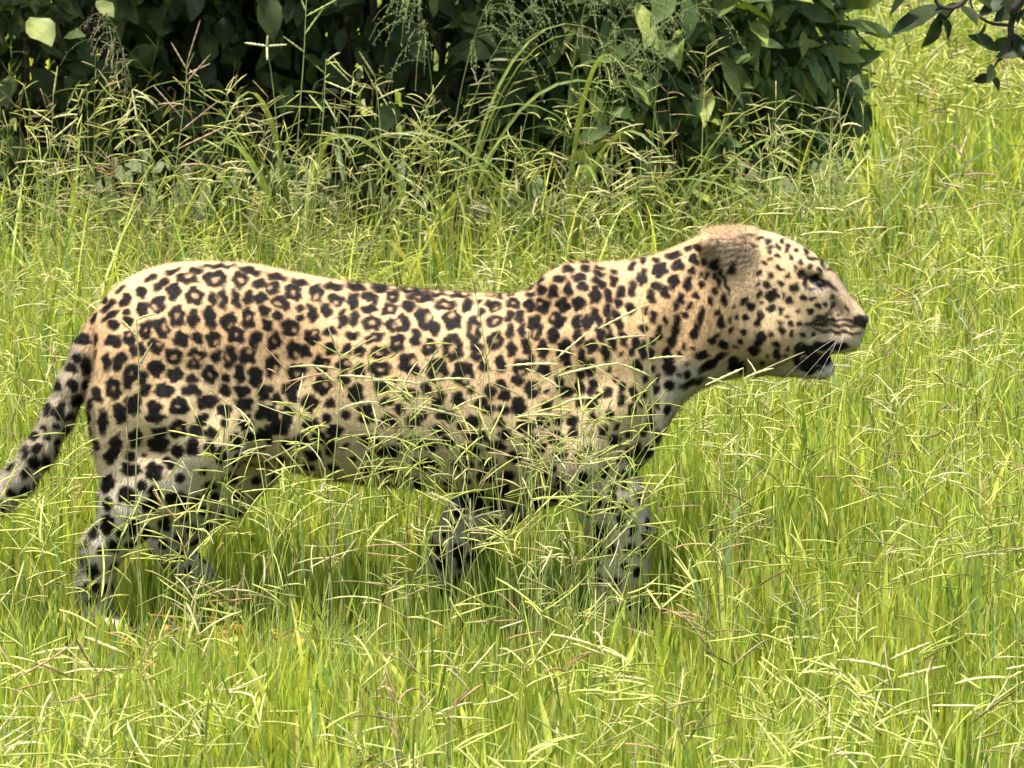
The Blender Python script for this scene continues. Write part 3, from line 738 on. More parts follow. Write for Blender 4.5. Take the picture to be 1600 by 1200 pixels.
# seeding stalks with finger-like racemes
STRAW = np.array([[.56, .56, .17], [.46, .50, .12], [.64, .60, .27], [.34, .38, .09], [.42, .28, .15], [.54, .50, .28], [.27, .22, .10]])
SW = np.array([.27, .25, .13, .17, .05, .08, .05])
def stalks(x, y, hmin, hmax, K=5, rl=(.045, .095), rr=.0017, stem_r=.0010, tone=1.0, hmul=None):
    N = len(x); z = ground_z(x, y) - .01
    h = rng.uniform(hmin, hmax, N)
    if hmul is not None: h = h * hmul
    az = rng.uniform(0, 2 * np.pi, N); lean = np.abs(rng.normal(0, .22, N)) + .04
    dx, dy = np.cos(az), np.sin(az)
    p0 = np.stack([x, y, z], -1)
    p1 = p0 + np.stack([dx * h * lean * .2, dy * h * lean * .2, h * .6], -1)
    p2 = p0 + np.stack([dx * h * lean, dy * h * lean, h], -1)
    P = bezier(p0, p1, p2, 5)
    ci = rng.choice(len(STRAW), N, p=SW)
    c = STRAW[ci] * rng.uniform(.75, 1.1, (N, 1)) * tone
    st = tubes(P, np.tile(np.linspace(stem_r, stem_r * .6, 5), (N, 1)), c * [.78, .92, .7])
    # racemes
    tK = rng.uniform(.80, 1.0, (N, K)); tK[:, 0] = 1
    keep = (rng.random((N, K)) < .8); keep[:, 0] = True
    t = tK[..., None]
    base = (1 - t) ** 2 * p0[:, None] + 2 * t * (1 - t) * p1[:, None] + t ** 2 * p2[:, None]
    tan_ = norm(p2 - p1)[:, None]
    ra = rng.uniform(0, 2 * np.pi, (N, K)); rad = np.stack([np.cos(ra), np.sin(ra) * .8, np.zeros_like(ra)], -1)
    op = np.radians(rng.uniform(30, 88, (N, K)))[..., None]; 
    dirv = norm(tan_ * np.cos(op) + rad * np.sin(op))
    L = rng.uniform(*rl, (N, K))[..., None]
    mid = base + dirv * L * .55
    end = base + dirv * L + np.array([0, 0, -1]) * L * rng.uniform(0, .28, (N, K, 1))
    base, mid, end = base[keep], mid[keep], end[keep]
    bend = rng.normal(0, .07, base.shape) * np.linalg.norm(end - base, axis=1, keepdims=True)
    RP = bezier(base, mid + bend, end, 5); n = len(base)
    rc = np.repeat(c[:, None], K, 1)[keep] * rng.uniform(.9, 1.15, (n, 1))
    R = rr * rng.uniform(.65, 1.25, (n, 1)) * np.array([[.45, 1.1, .8, 1.05, .35]])
    ra_ = tubes(RP, R, rc)
    return merge([st, ra_])

def stalk_keep(x, y):
    return ~(in_body(x, y) | in_head(x, y) | in_tail(x, y)) & not_bush(x, y)
parts = []
x, y = scatter(150, -2.2, -1.0, .5, stalk_keep)
parts.append(stalks(x, y, .18, .33, 4, (.05, .10), .0018, tone=1.12))
x, y = scatter(70, -1.0, -.2, .5, stalk_keep)
parts.append(stalks(x, y, .14, .30, 4, (.045, .10), .0015))
x, y = scatter(120, -1.0, .2, .5, lambda x, y: stalk_keep(x, y) & (x > LX1))
parts.append(stalks(x, y, .20, .36, 4, (.045, .10), .0015))
# thicker stand of stalks in front of belly and shoulder
n = 45; x = rng.normal(at(840, 0)[0], .15, n); y = rng.uniform(-.7, -.24, n)
parts.append(stalks(x, y, .42, .58, 5, (.04, .09), .0015))
n = 60; x = rng.normal(at(875, 0)[0], .13, n); y = rng.uniform(-.8, -.24, n)
parts.append(stalks(x, y, .28, .47, 4, (.04, .09), .0015))
n = 24; x = rng.normal(at(520, 0)[0], .14, n); y = rng.uniform(-.7, -.24, n)
parts.append(stalks(x, y, .40, .56, 5, (.04, .09), .0015))
n = 50; x = rng.normal(at(560, 0)[0], .17, n); y = rng.uniform(-.8, -.24, n)
parts.append(stalks(x, y, .27, .46, 4, (.04, .09), .0015))
n = 30; x = rng.normal(at(40, 0)[0], .09, n); y = rng.uniform(-.8, -.3, n)
parts.append(stalks(x, y, .25, .42, 4, (.04, .09), .0015))
n = 26; x = rng.normal(at(260, 0)[0], .13, n); y = rng.uniform(-.7, -.24, n)
parts.append(stalks(x, y, .25, .42, 4, (.04, .09), .0015))
x, y = scatter(230, .2, 2.3, .5, stalk_keep)
parts.append(stalks(x, y, .20, .38, 4, (.035, .08), .0015))
x, y = scatter(230, 2.1, 3.3, .5, stalk_keep)
parts.append(stalks(x, y, .22, .42, 5, (.035, .075), .0015, tone=.9))
x, y = scatter(95, 1.9, 3.2, .5, lambda x, y: stalk_keep(x, y) & (x < .85))
parts.append(stalks(x, y, .36, .68, 6, (.035, .08), .0015, tone=.9))
x, y = scatter(40, 2.0, 3.2, .5, lambda x, y: stalk_keep(x, y) & (x < -.3))
parts.append(stalks(x, y, .45, .72, 6, (.035, .07), .0014, tone=.9))
x, y = scatter(130, 4, 11, .4, lambda x, y: (x > .8) & not_bush(x, y))
parts.append(stalks(x, y, .25, .5, 5, (.05, .09), .0026))
v, q, c = merge(parts)
g = obj('seeding_grass', mk_mesh('seeding_grass', v, q, col=c), M_head, kind='stuff')
g['label'] = 'thin pale seed stalks with finger-like heads rising above the grass'; g['category'] = 'grass'

# =================================================================== SHRUBS
def leaf_mesh(name, L, W, seed, wavy=.0):
    r_ = np.random.default_rng(seed)
    t = np.linspace(0, 1, 6)
    prof = np.array([.05, .62, .98, 1.0, .66, .04]) * W / 2
    cx = t * L; curl = -.25 * L * (t ** 2) * r_.uniform(.3, 1.3); tw = r_.uniform(-.4, .4)
    V = []
    for i in range(6):
        for s in (-1, 0, 1):
            wv = wavy * math.sin(i * 2.1 + s + seed) * W * (s != 0)
            V.append((cx[i], s * prof[i] , curl[i] + abs(s) * prof[i] * (.3 + .15 * math.sin(i + seed)) + wv + s * tw * prof[i] * t[i]))
    i = np.arange(18).reshape(6, 3)
    q = np.stack([i[:-1, :-1], i[:-1, 1:], i[1:, 1:], i[1:, :-1]], -1).reshape(-1, 4)
    return np.array(V), q
def leaf_material(name, base):
    m = foliage_mat(name, .25, .5, .18, (1.3, 1.35, .4), base=base)
    return m
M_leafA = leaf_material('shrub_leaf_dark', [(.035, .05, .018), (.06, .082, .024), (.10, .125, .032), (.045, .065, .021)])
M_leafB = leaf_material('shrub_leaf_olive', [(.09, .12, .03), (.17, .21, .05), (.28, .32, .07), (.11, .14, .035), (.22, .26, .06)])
M_leafC = leaf_material('tree_leaf_unlit', [(.02, .03, .01), (.035, .05, .015)])  # backlit darkness of the twig is put into this leaf colour

def rot_to(nvec, dvec):
    d = norm(dvec); n_ = norm(nvec - d * (nvec * d).sum(-1, keepdims=True)); s = np.cross(n_, d)
    return np.stack([d, s, n_], -1)        # columns: x = along leaf, y = side, z = normal
def leaf_frames(P, center, out=.6, droop=.5):
    N = len(P)
    o = norm(P - center)
    nrm = norm(o * out + np.array([0, -.2, .75]) + rng.normal(0, .75, (N, 3)))
    d = norm(o * .6 + np.array([0, 0, -droop]) + rng.normal(0, .8, (N, 3)))
    return rot_to(nrm, d)
from mathutils import Matrix
def joined_leaves(P, R, Ls, shapes, cols):
    parts = []
    for k, (lv, lq) in enumerate(shapes):
        m_ = np.arange(len(P)) % len(shapes) == k
        p, r_, l_ = P[m_], R[m_], Ls[m_]
        V = np.einsum('nij,vj->nvi', r_, lv) * l_[:, None, None] + p[:, None]
        Q = lq[None] + (np.arange(len(p)) * len(lv))[:, None, None]
        Cc = np.repeat(cols[m_][:, None], len(lv), 1)
        parts.append((V.reshape(-1, 3), Q.reshape(-1, 4), Cc.reshape(-1, 3)))
    return merge(parts)

def shrub(name, label, cx, cy, rx, ry, ht, n_obj, n_stuff, L, W, mat, cols, overhang, seed, hollow=0.0):
    root = thing(name, label, 'shrub', (cx, cy, 0), 'leafy shrubs behind the leopard')
    r_ = np.random.default_rng(seed)
    # stems and branches
    nb = 30
    a = r_.uniform(0, 2 * np.pi, nb); e = r_.uniform(.2, .95, nb)
    tip = np.stack([np.cos(a) * rx * e, np.sin(a) * ry * e - overhang * .5, ht * r_.uniform(.45, .98, nb)], -1)
    base = np.stack([np.cos(a) * .12, np.sin(a) * .12, np.full(nb, -.02)], -1)
    mid = base + np.stack([tip[:, 0] * .35, tip[:, 1] * .35, tip[:, 2] * .7], -1)
    P = bezier(base, mid, tip, 8)
    for j in range(nb):
        v, q, c = tubes(P[j:j+1], np.linspace(.011, .003, 8)[None] * r_.uniform(.7, 1.3), np.array([[.10, .075, .055]]), 6)
        obj('branch', mk_mesh('branch', v, q, col=c), M_bark, root)
    # leaf positions: shell weighted volume, overhanging toward the front near the top
    def pts(n, inner, front):
        out = []
        while len(out) < n:
            p = r_.uniform(-1, 1, 3); p[2] = r_.uniform(-.05, 1)
            rr = math.sqrt(p[0] ** 2 + p[1] ** 2 + (max(p[2] - .35, 0) / .65) ** 2 * .9)
            lim = 1 + .18 * math.sin(5 * p[0] + seed) * math.sin(4 * p[2] + 2 * p[1] + seed)
            if rr > lim or rr < inner * lim: continue
            if front and p[1] > -.1: continue
            zz = p[2] * ht
            if zz < .22 + .2 * r_.random(): continue
            oy = -overhang * np.clip((zz - .7) / .5, 0, 1)
            q_ = (p[0] * rx, p[1] * ry + oy, zz)
            if hollow and q_[1] + oy < 0 and zz < hollow and r_.random() < .65: continue
            out.append(q_)
        return np.array(out)
    shapes = [leaf_mesh('leaf', L, W * (1 - .1 * k), seed * 10 + k, .12) for k in range(4)]
    meshes = [mk_mesh('leaf', lv, lq) for lv, lq in shapes]
    for me in meshes: me.materials.append(mat)
    PF = pts(n_obj * 6, .80, True)
    # those the camera would see largest: the front ones inside the view's height
    pu, pv = proj(PF + np.array([cx, cy, 0]))
    k = np.where((pu > -60) & (pu < 1660) & (pv > -60) & (pv < 430))[0][:n_obj]
    PF = PF[k]
    ctr = np.array([0, .1, ht * .45])
    Rm = leaf_frames(PF, ctr); Ls = rng.uniform(.45, 1.25, len(PF))
    for j in range(len(PF)):
        o = bpy.data.objects.new('leaf', meshes[j % 4]); C.objects.link(o); o.parent = root
        M4 = Matrix([[*Rm[j][0], 0], [*Rm[j][1], 0], [*Rm[j][2], 0], [0, 0, 0, 1]])
        o.matrix_local = Matrix.Translation(PF[j]) @ M4 @ Matrix.Scale(float(Ls[j]), 4)
    PS = pts(n_stuff, .35, False)
    Rm = leaf_frames(PS, ctr); Ls = rng.uniform(.4, 1.2, len(PS))
    cl = np.array(cols)[rng.integers(0, len(cols), len(PS))] * rng.uniform(.75, 1.25, (len(PS), 1))
    v, q, c = joined_leaves(PS, Rm, Ls, shapes, cl)
    obj('foliage', mk_mesh('foliage', v, q, col=c), M_bushleaf, root, kind='stuff')
    return root
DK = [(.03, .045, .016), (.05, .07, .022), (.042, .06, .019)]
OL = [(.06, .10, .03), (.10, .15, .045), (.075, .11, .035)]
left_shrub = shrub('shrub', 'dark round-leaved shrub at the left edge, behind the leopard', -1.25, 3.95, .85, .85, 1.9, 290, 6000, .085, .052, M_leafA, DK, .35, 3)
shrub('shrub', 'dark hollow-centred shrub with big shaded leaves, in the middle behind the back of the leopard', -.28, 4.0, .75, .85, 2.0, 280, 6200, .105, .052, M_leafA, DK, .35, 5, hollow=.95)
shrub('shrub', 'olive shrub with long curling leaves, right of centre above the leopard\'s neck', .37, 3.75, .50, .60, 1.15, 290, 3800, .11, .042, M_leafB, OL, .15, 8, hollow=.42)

M_sunlit_pale = foliage_mat('sunlit_pale_leaf', .4, .5, .2, base=[(.38, .42, .14), (.32, .38, .12)])  # pale leaves; their sunlit brightness is painted into the lighter colour
for (px, py, qx, qy, w_) in [(45, 30, 78, 58, .8), (100, 60, 122, 48, .5), (150, 2, 175, 22, .5)]:
    a_, b_ = at(px, py, 3.0), at(qx, qy, 2.95); dv = b_ - a_; L_ = float(np.linalg.norm(dv)) * 1.1
    lvv, lq = leaf_mesh('leaf', 1.0, w_, px, .08)
    Rm = rot_to(np.array([.2, -.7, .7]), dv)
    o = obj('leaf', mk_mesh('leaf', lvv, lq), M_sunlit_pale, left_shrub); o['label'] = 'pale sunlit leaf'
    o.matrix_local = Matrix.Translation(a_ - np.array([-1.25, 3.95, 0])) @ Matrix([[*Rm[0], 0], [*Rm[1], 0], [*Rm[2], 0], [0, 0, 0, 1]]) @ Matrix.Scale(L_, 4)

# overhanging dark branch, top right
tree = thing('small_tree', 'small tree whose dark leafy twig hangs into the top right corner', 'tree', (2.35, 3.2, 0))
def brn(pts, r0, r1, name='branch', sides=7):
    pts = np.array(pts, float) - np.array([2.35, 3.2, 0]); t = np.linspace(0, 1, 16); tt = np.linspace(0, 1, len(pts))
    P = np.stack([catmull(tt, pts[:, k], t) for k in range(3)], -1)
    v, q, c = tubes(P[None], np.linspace(r0, r1, 16)[None], np.array([[.05, .04, .032]]), sides)
    return obj(name, mk_mesh(name, v, q, col=c), M_bark, tree)
yb = 2.0
brn([(2.35, 3.2, -.05), (2.3, 3.15, .6), (2.38, 3.1, 1.2), (2.3, 3.1, 1.9), (2.35, 3.1, 2.4)], .05, .025, 'trunk', 10)
brn([(2.33, 3.12, 1.75), (1.9, 2.7, 1.85), at(1640, -60, yb), at(1585, 20, yb), at(1578, 70, yb), at(1560, 95, yb)], .014, .004)
brn([at(1590, -5, yb), at(1540, -25, yb), at(1500, 8, yb), at(1478, 12, yb), at(1462, 2, yb), at(1470, -14, yb), at(1486, -6, yb)], .006, .0035)
brn([at(1580, 40, yb), at(1545, 35, yb), at(1520, 15, yb), at(1515, -20, yb)], .004, .002)
brn([at(1572, 80, yb), at(1556, 100, yb), at(1548, 120, yb)], .003, .0015)
lm = [mk_mesh('leaf', *leaf_mesh('leaf', 1.0, .48, 40 + k)) for k in range(3)]
for me in lm: me.materials.append(M_leafC)
for j, (ax, ay, bx_, by_, nx_, nz_) in enumerate([(1478, 12, 1382, 40, .1, .9), (1470, 20, 1455, 75, .8, .1), (1560, 80, 1520, 50, -.3, .8), (1556, 90, 1618, 62, .1, .7), (1550, 115, 1532, 125, .5, .2),
        (1550, 100, 1548, 125, .5, .5), (1590, 20, 1625, 35, 0, .8), (1580, 50, 1610, 90, .4, .5), (1540, 35, 1525, 70, .7, .4), (1572, 0, 1530, 18, .2, .9), (1600, -10, 1560, 30, .5, .5),
        (1500, 8, 1530, 30, .3, .9), (1430, -20, 1375, 20, .2, .8), (1590, -30, 1610, 20, .5, .5), (1548, 118, 1562, 135, .6, .2), (1500, 5, 1440, 48, .2, .8), (1475, 15, 1425, 22, .3, .9), (1562, 20, 1530, -12, .4, .7), (1585, 30, 1630, 5, .2, .8),
        (1582, 60, 1545, 78, .5, .4), (1592, 12, 1560, 45, .6, .3), (1596, 55, 1640, 70, .1, .9), (1575, -10, 1600, 30, .7, .3), (1470, 20, 1490, 60, .8, .3)]):
    a_, b_ = at(ax, ay, yb), at(bx_, by_, yb + rng.uniform(-.05, .05)); dv = b_ - a_; L_ = float(np.linalg.norm(dv))
    L_ = max(L_, .045)
    Rm = rot_to(np.array([nx_, -.6, nz_]), dv)
    o = obj('leaf', lm[j % 3], None, tree)
    o.matrix_local = Matrix.Translation(a_ - np.array([2.35, 3.2, 0])) @ Matrix([[*Rm[0], 0], [*Rm[1], 0], [*Rm[2], 0], [0, 0, 0, 1]]) @ Matrix.Scale(L_, 4)
# crown of that tree (outside the frame), and a second cluster added for shade
n_ = 900; p = norm(rng.normal(size=(n_, 3))) * (rng.random((n_, 1)) ** .4) * [.6, .6, .45] + [.2, 0, 2.15]
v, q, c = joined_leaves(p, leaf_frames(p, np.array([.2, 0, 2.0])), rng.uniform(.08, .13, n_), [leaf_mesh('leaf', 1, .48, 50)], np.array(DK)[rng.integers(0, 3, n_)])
n2 = 260; p2 = norm(rng.normal(size=(n2, 3))) * (rng.random((n2, 1)) ** .4) * [.42, .45, .25] + [-1.25, -.1, 2.05]  # unseen leaves added above the frame to shade grass right of the shrubs
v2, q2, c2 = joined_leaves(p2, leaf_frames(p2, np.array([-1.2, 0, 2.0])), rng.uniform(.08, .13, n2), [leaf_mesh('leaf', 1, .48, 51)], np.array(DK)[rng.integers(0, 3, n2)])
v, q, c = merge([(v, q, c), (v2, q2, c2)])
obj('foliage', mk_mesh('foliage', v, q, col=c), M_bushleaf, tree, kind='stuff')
brn([(2.3, 3.1, 1.8), (1.9, 3.1, 2.0), (1.4, 3.0, 2.05), (.9, 3.0, 2.1)], .016, .004)  # unseen limb reaching out to the added shading leaves

# =================================================================== TALL GRASS CLUMPS in front of the shrubs
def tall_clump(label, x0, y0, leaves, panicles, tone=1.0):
    z0 = float(ground_z(x0, y0)) - .01
    root = thing('tall_grass_clump', label, 'grass clump', (x0, y0, z0), 'tall broad-leaved grass clumps at the foot of the shrubs')
    for (dx, dy, h, reach, wd) in leaves:      # arching blade: rises to h, arches over by reach
        d_ = norm(np.array([dx, dy, 0.0])); t = np.linspace(0, 1, 14)
        hx = reach * t ** 1.7; hz = h * (1.9 * t - 1.0 * t ** 2.3 - .15 * t ** 4)
        P = d_[None] * hx[:, None] + np.array([0, 0, 1.0])[None] * hz[:, None] + d_ * .02
        wd *= .68
        W = wd * np.interp(t, [0, .15, .45, .8, 1], [.5, .8, 1, .6, .04])
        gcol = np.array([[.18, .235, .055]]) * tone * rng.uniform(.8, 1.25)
        v, q, c = ribbons(P[None], W[None], np.cross(d_, [0, 0, 1.0])[None] + rng.normal(0, .25, (1, 3)), gcol, .3)
        obj('leaf', mk_mesh('leaf', v, q, col=c), M_blade, root)
    for (dx, dy, h, reach, nb, col) in panicles:
        d_ = norm(np.array([dx, dy, 0.0])); t = np.linspace(0, 1, 16)
        P = d_[None] * (reach * t ** 2.2)[:, None] + np.array([0, 0, 1.0])[None] * (h * (1.35 * t - .35 * t ** 3))[:, None]
        v, q, c = tubes(P[None], np.linspace(.0022, .0007, 16)[None], np.array([[.22, .30, .10]]) * tone, 5)
        st = obj('stem', mk_mesh('stem', v, q, col=c), M_blade, root)
        # drooping hair-thin branches hung with spikelets
        tb = rng.uniform(.62, 1, nb); k = np.clip((tb * 15).astype(int), 0, 14); bp = P[k] + (P[k + 1] - P[k]) * (tb * 15 - k)[:, None]
        ra = rng.uniform(0, 2 * np.pi, nb); L_ = rng.uniform(.06, .16, nb)[:, None] * (1.25 - tb[:, None] * .5)
        o_ = np.stack([np.cos(ra), np.sin(ra), np.full(nb, .5)], -1) * .55 + d_ * .6
        e_ = bp + o_ * L_ + np.array([0, 0, -1.0]) * L_ * rng.uniform(.5, 1.1, (nb, 1)); m_ = bp + o_ * L_ * .7 + np.array([0, 0, .12]) * L_
        BP = bezier(bp, m_, e_, 6)
        pt = [tubes(BP, np.full((nb, 6), .0005), np.tile(np.array([[.25, .30, .12]]), (nb, 1)))]
        ns = nb * 12; bi = rng.integers(0, nb, ns); u = rng.uniform(.3, 1, ns) * 5; kk = np.clip(u.astype(int), 0, 4)
        sp0 = BP[bi, kk] + (BP[bi, kk + 1] - BP[bi, kk]) * (u - kk)[:, None] + rng.normal(0, .003, (ns, 3))
        sdv = norm(rng.normal(0, .5, (ns, 3)) + [0, 0, -1]) * .0055
        pt.append(tubes(np.stack([sp0, sp0 + sdv * .5, sp0 + sdv], 1), np.tile([[.0004, .0011, .0003]], (ns, 1)), np.array([col]) * rng.uniform(.7, 1.2, (ns, 1))))
        v, q, c = merge(pt)
        obj('seed_head', mk_mesh('seed_head', v, q, col=c), M_head, root)
def lv(n, hs, rs, ws):
    return [(math.cos(a), math.sin(a) * .5 - .15, random.uniform(*hs), random.uniform(*rs), random.uniform(*ws)) for a in [random.uniform(0, 2 * math.pi) for _ in range(n)]]
pc = (.34, .38, .16)
def gx_(px, y): return at(px, 500, y)[0]
tall_clump('tall clump of arching leaves under the left shrub, seed sprays reaching the dark leaves', gx_(235, 2.75), 2.75, lv(9, (.4, .62), (.2, .5), (.012, .020)), [(-.4, -.2, .80, .1, 26, (.34, .25, .17))])
tall_clump('tall clump of arching leaves behind the leopard\'s loins, left of centre', gx_(470, 2.8), 2.8, lv(10, (.45, .75), (.2, .5), (.014, .024)), [])
tall_clump('clump with one long bent leaf and drooping airy seed sprays, just left of centre', gx_(690, 2.8), 2.8, lv(9, (.45, .9), (.2, .5), (.016, .026)), [(.6, -.3, .92, .22, 34, pc), (-.2, -.2, .86, .1, 30, pc), (1, -.1, .84, .28, 30, pc)])
tall_clump('clump with the densest drooping pale seed sprays, right of the picture centre', gx_(870, 2.7), 2.7, lv(10, (.5, .85), (.25, .55), (.018, .028)), [(.7, -.3, .90, .28, 44, pc), (1, 0, .82, .34, 36, pc), (.4, -.3, .97, .16, 40, pc)])
tall_clump('clump of long straps slanting right, below the olive shrub', gx_(1010, 2.75), 2.75, [(1, -.2, .62, .55, .028), (1, -.1, .5, .6, .026), (-1, -.2, .6, .5, .022)] + lv(7, (.4, .7), (.2, .5), (.014, .024)), [(.3, -.2, 1.12, .15, 40, (.22, .26, .12))])
tall_clump('shaded clump with dark arching leaves in the open grass, right of the shrubs', gx_(1400, 3.0), 3.0, [(1, -.1, .62, .35, .020), (1, .2, .5, .4, .016), (-.6, -.2, .55, .2, .016)] + lv(8, (.35, .6), (.2, .4), (.008, .016)), [], .7)  # lower tone puts the shade into the leaf colour

# =================================================================== SINGLE STALKS that stand out
def stalk(label, px, ytop, y0, h_extra, rac, col, lean=0.0, rr=.0021, nodding=False):
    top = at(px, ytop, y0)
    x0 = top[0] - lean; z0 = float(ground_z(x0, y0)) - .01
    root = thing('seed_stalk', label, 'grass stalk', (x0, y0, z0), 'single seed stalks standing out from the grass')
    t = np.linspace(0, 1, 14); H = top[2] - z0
    P = np.stack([lean * t ** 1.8, np.zeros(14), H * t], -1)
    P[:, 0] += .004 * np.sin(t * 9)
    if nodding: P[:, 2] -= .03 * np.clip(t - .85, 0, 1) / .15; P[:, 0] += .05 * (np.clip(t - .8, 0, 1) / .2) ** 2
    v, q, c = tubes(P[None], np.linspace(.0017, .0009, 14)[None], np.array([[.36, .42, .15]]), 6)
    obj('stem', mk_mesh('stem', v, q, col=c), M_head, root)
    for (d_, ang, L_, droop) in rac:   # distance below tip, angle from vertical (+ right), length, droop
        tt = 1 - d_ / H; k = min(int(tt * 13), 12); b0 = P[k] + (P[k + 1] - P[k]) * (tt * 13 - k)
        a_ = math.radians(ang); dv = np.array([math.sin(a_), random.uniform(-.5, .2), math.cos(a_)])
        s_ = np.linspace(0, 1, 12)[:, None]
        RP = b0 + dv * L_ * s_ + np.array([0, 0, -1.0]) * L_ * droop * s_ ** 2
        R = rr * np.interp(s_[:, 0], [0, .15, .8, 1], [.4, 1, .9, .3]) * (1 + .28 * np.cos(np.arange(12) * np.pi))
        v, q, c = tubes(RP[None], R[None], np.array([col]) * random.uniform(.85, 1.15), 6)
        obj('raceme', mk_mesh('raceme', v, q, col=c), M_head, root)
ST = (.60, .56, .28); PK = (.50, .34, .24); GR = (.46, .50, .20)
stalk('tall ladder-like seed stalk against the dark shrub, above the leopard\'s forehead', 1310, 175, 1.6, 0,
      [(.0, -5, .05, 0), (.11, 22, .075, .1), (.11, -35, .08, 0), (.15, 40, .085, 0), (.20, 62, .06, 0), (.205, -88, .06, 0), (.21, -60, .03, 0), (.25, 75, .09, .1), (.255, -82, .09, .2), (.03, 60, .05, .5)], ST, -.03)
stalk('tallest brown-flowered stalk with open sprays, against the left shrub', 292, 95, 2.55, 0,
      [(.0, 18, .10, 0), (.02, -30, .07, 0), (.05, 40, .09, 0), (.10, -75, .06, .2), (.16, 50, .12, 0), (.20, 62, .14, 0), (.24, 75, .12, .3), (.13, -40, .10, 0), (.03, 65, .06, 0)], PK, .05, .0018)
stalk('stalk topped by a pale four-armed cross, against the dark shrub', 416, 72, 2.5, 0, [(0, 5, .025, 0), (.0, 85, .045, 0), (.0, -80, .05, 0), (.0, 178, .03, 0)], (.62, .60, .36), -.05, .0026)
stalk('very tall green stalk running out of the top edge, left of centre', 478, -30, 2.5, 0, [(.03, 30, .07, 0), (.07, -20, .06, 0), (.08, 60, .08, 0), (.12, 35, .08, 0), (.16, -50, .06, 0)], GR, .03)
stalk('stalk with hanging finger-like heads in front of the left shrub', 205, 140, 2.45, 0, [(0, 170, .07, 0), (.0, 100, .06, .6), (.01, 195, .07, 0), (.04, -120, .05, .3), (.02, 60, .05, .8), (.07, 140, .07, .2), (.1, -100, .06, .4)], ST, -.06)
stalk('pale stalk with upright forked heads at the left edge of the picture', 82, 150, 2.4, 0, [(0, 10, .07, 0), (.05, 70, .06, .2), (.06, -60, .06, 0), (.10, 50, .08, 0), (.15, -80, .08, .2), (.18, 70, .09, .1)], ST, .03)
stalk('leaning stalk with short paired heads left of the cross-topped stalk', 352, 215, 2.4, 0, [(0, 40, .06, .2), (.03, -50, .05, .1), (.06, 75, .07, .2), (.1, -70, .07, .2)], ST, .08)
stalk('stalk with bent green heads against the black gap, left of centre', 508, 92, 2.45, 0, [(0, 130, .07, .1), (.01, 40, .05, .3), (.05, 110, .08, 0), (.09, 150, .06, 0), (.12, -40, .05, 0)], GR, .03)
stalk('stalk with several forked heads in front of the central dark gap', 585, 120, 2.4, 0, [(0, -30, .07, 0), (.02, 150, .05, 0), (.05, 60, .07, .1), (.09, -60, .06, .1), (.13, 80, .08, .2)], ST, -.03)
stalk('upright stalk with a brown tip above the middle of the leopard\'s back', 955, 255, 2.1, 0, [(0, 0, .05, 0), (.06, 60, .06, 0), (.07, -60, .06, .1), (.12, 50, .07, .1), (.15, -70, .05, 0)], ST, 0)
stalk('stalk with tiered horizontal heads above the leopard\'s neck', 1190, 235, 2.0, 0, [(0, 30, .05, 0), (.05, -60, .06, .1), (.07, 70, .06, .1), (.11, -50, .06, .1), (.14, 80, .08, .1)], GR, .03)
stalk('brown-tinged stalk in the open grass at the right edge', 1505, 245, 2.0, 0, [(0, -40, .05, .2), (.04, 75, .07, .2), (.07, -70, .06, .1), (.12, 60, .08, .2)], PK, .0)
# foreground
stalk('thin dark stalk crossing the middle of the leopard\'s flank', 742, 462, -.35, 0, [(.0, -8, .03, 0), (.13, 80, .04, .1), (.15, 100, .06, .2)], (.25, .22, .09), -.06, .0014)
stalk('pale stalk standing straight in front of the leopard\'s haunch', 212, 500, -.35, 0, [(.0, 60, .04, .2), (.03, -40, .04, 0), (.08, 30, .05, 0)], ST, 0)
stalk('stalk with wide fingers in front of the leopard\'s belly', 530, 560, -.4, 0, [(0, -20, .06, 0), (.0, 50, .08, .1), (.02, -70, .09, .2), (.03, 85, .10, .2), (.05, -45, .06, .1), (.09, 60, .08, .3)], ST, .02)
stalk('stalk with a fan of long heads in front of the ribs', 650, 590, -.45, 0, [(0, 35, .08, 0), (.01, -75, .09, .15), (.01, 75, .10, .2), (.04, -50, .07, .1), (.05, 100, .08, .1)], ST, .02)
stalk('stalk with crossing heads in front of the elbow', 868, 560, -.4, 0, [(0, 50, .07, 0), (.01, -85, .09, .1), (.03, 70, .11, .1), (.05, -55, .07, .1), (.08, 60, .07, .3), (.1, -80, .08, .2)], ST, -.02)
stalk('stalk with heads laid across the leopard\'s shoulder', 1000, 480, -.35, 0, [(0, -115, .08, 0), (.05, -85, .07, .1), (.09, 75, .06, .1), (.12, -60, .07, .1)], ST, -.05)
stalk('stalk with a bent head just below the leopard\'s throat', 1160, 575, -.4, 0, [(0, -110, .07, 0), (.02, 60, .06, .2), (.04, -60, .07, .1)], ST, .02)
stalk('thick stalk with long slanting heads low in the right foreground', 1390, 1030, -1.0, 0, [(0, 62, .07, 0), (.03, 70, .08, 0), (.09, 78, .09, .1), (.02, -70, .10, .2)], ST, -.04, .0030)
stalk('thick stalk with a drooping head at the bottom centre', 930, 1010, -1.1, 0, [(0, -65, .08, .1), (.0, 110, .06, 0), (.05, 75, .09, .2)], ST, .02, .0028)
stalk('leaning stalk with a long flat head in the lower left foreground', 130, 995, -1.0, 0, [(0, 110, .07, 0), (.02, -80, .09, .2), (.06, 70, .07, .1)], ST, -.03, .0028)

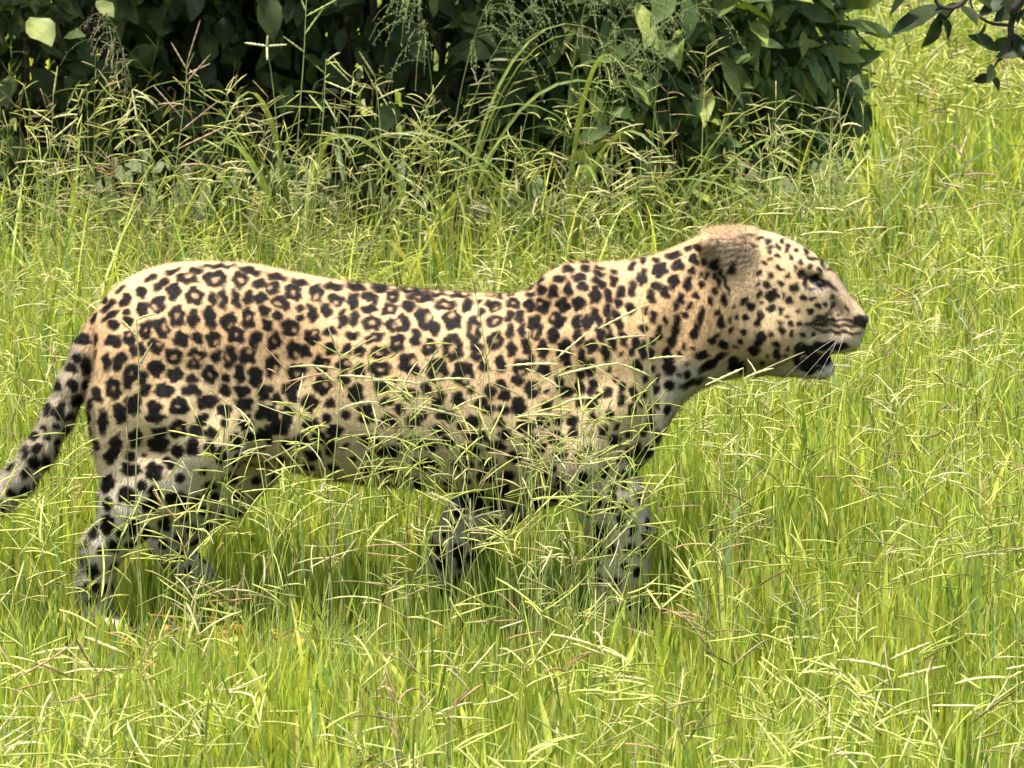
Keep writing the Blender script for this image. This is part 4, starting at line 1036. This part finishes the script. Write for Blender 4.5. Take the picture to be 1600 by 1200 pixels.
# =================================================================== SMALL WEEDS
M_weed = foliage_mat('weed', .35, .5, .3)
def weed(label, px, py, y0, n, spread, cols, group, h=.13):
    gx0 = at(px, py, y0)[0]; z0 = float(ground_z(gx0, y0)) - .01
    root = thing('creeping_weed', label, 'weed', (gx0, y0, z0), group)
    for j in range(5):
        a_ = random.uniform(0, 6.28); P = bezier(np.zeros((1, 3)), np.array([[math.cos(a_) * spread * .3, math.sin(a_) * spread * .3, h * .8]]), np.array([[math.cos(a_) * spread, math.sin(a_) * spread * .6, h * random.uniform(.5, 1.1)]]), 7)
        v, q, c = tubes(P, np.full((1, 7), .0014), np.array([cols[0]]), 5)
        st = obj('stem', mk_mesh('stem', v, q, col=c), M_weed, root)
        lp = P[0][rng.integers(1, 7, n)] + rng.normal(0, .006, (n, 3))
        for k in range(n):
            lvv, lq = leaf_mesh('leaf', random.uniform(.014, .028), random.uniform(.008, .014), k)
            Rm = rot_to(np.array([0, -.4, 1]) + rng.normal(0, .5, 3), rng.normal(0, 1, 3) * [1, 1, .4])
            o = obj('leaf', mk_mesh('leaf', (lvv @ Rm.T), lq, col=np.tile(np.array(cols[1 + k % (len(cols) - 1)]), (18, 1))), M_weed, st)
            o.location = lp[k]
OR = [(.45, .20, .06), (.55, .27, .09), (.38, .42, .08), (.60, .40, .14)]
YG = [(.35, .38, .10), (.45, .50, .10), (.55, .55, .14), (.50, .35, .12)]
weed('orange-stemmed creeping weed below the leopard\'s far hind paw', 400, 985, -.45, 5, .10, OR, 'creeping weeds among the grass')
weed('orange and yellow weed just left of the far hind paw', 320, 930, -.25, 5, .09, OR, 'creeping weeds among the grass')
weed('yellow-green weed low at the left, beneath the near hind paw', 160, 1040, -.75, 6, .10, YG, 'creeping weeds among the grass')
weed('reddish weed near the bottom edge, left of centre', 290, 1130, -1.0, 6, .10, OR, 'creeping weeds among the grass')
weed('yellow weed at the bottom edge under the belly', 560, 1120, -1.0, 5, .10, YG, 'creeping weeds among the grass')
weed('tawny weed in the centre foreground, right of the far forepaw', 860, 985, -.5, 5, .09, OR, 'creeping weeds among the grass')

# little blue flower, bottom left
fp = at(115, 1150, -1.05)
fl = thing('blue_flower', 'tiny pale blue flower low in the bottom left corner', 'flower', (fp[0], -1.05, float(ground_z(fp[0], -1.05))))
M_pet = plain('petal_blue', (.42, .46, .62), .5); M_yel = plain('flower_heart', (.6, .5, .1), .6)
hz = fp[2] - fl.location[2]
v, q, c = tubes(np.array([[[0, 0, -.01], [.003, 0, hz * .5], [0, 0, hz]]]), np.full((1, 3), .001), np.array([[.2, .3, .06]]), 5)
obj('stem', mk_mesh('stem', v, q, col=c), M_weed, fl)
for j in range(5):
    lvv, lq = leaf_mesh('petal', .011, .009, j); a_ = j * 2 * math.pi / 5
    Rm = rot_to(np.array([0, -1.0, .5]), np.array([math.cos(a_), math.sin(a_) * .4, math.sin(a_) * .9]))
    o = obj('petal', mk_mesh('petal', lvv @ Rm.T, lq), M_pet, fl, (0, 0, hz))
obj('flower_heart', uvsphere('flower_heart', .002, 8), M_yel, fl, (0, -.001, hz))
print('VERTS body', len(BV), 'spots', len(S), 'auto', len(AUTO))
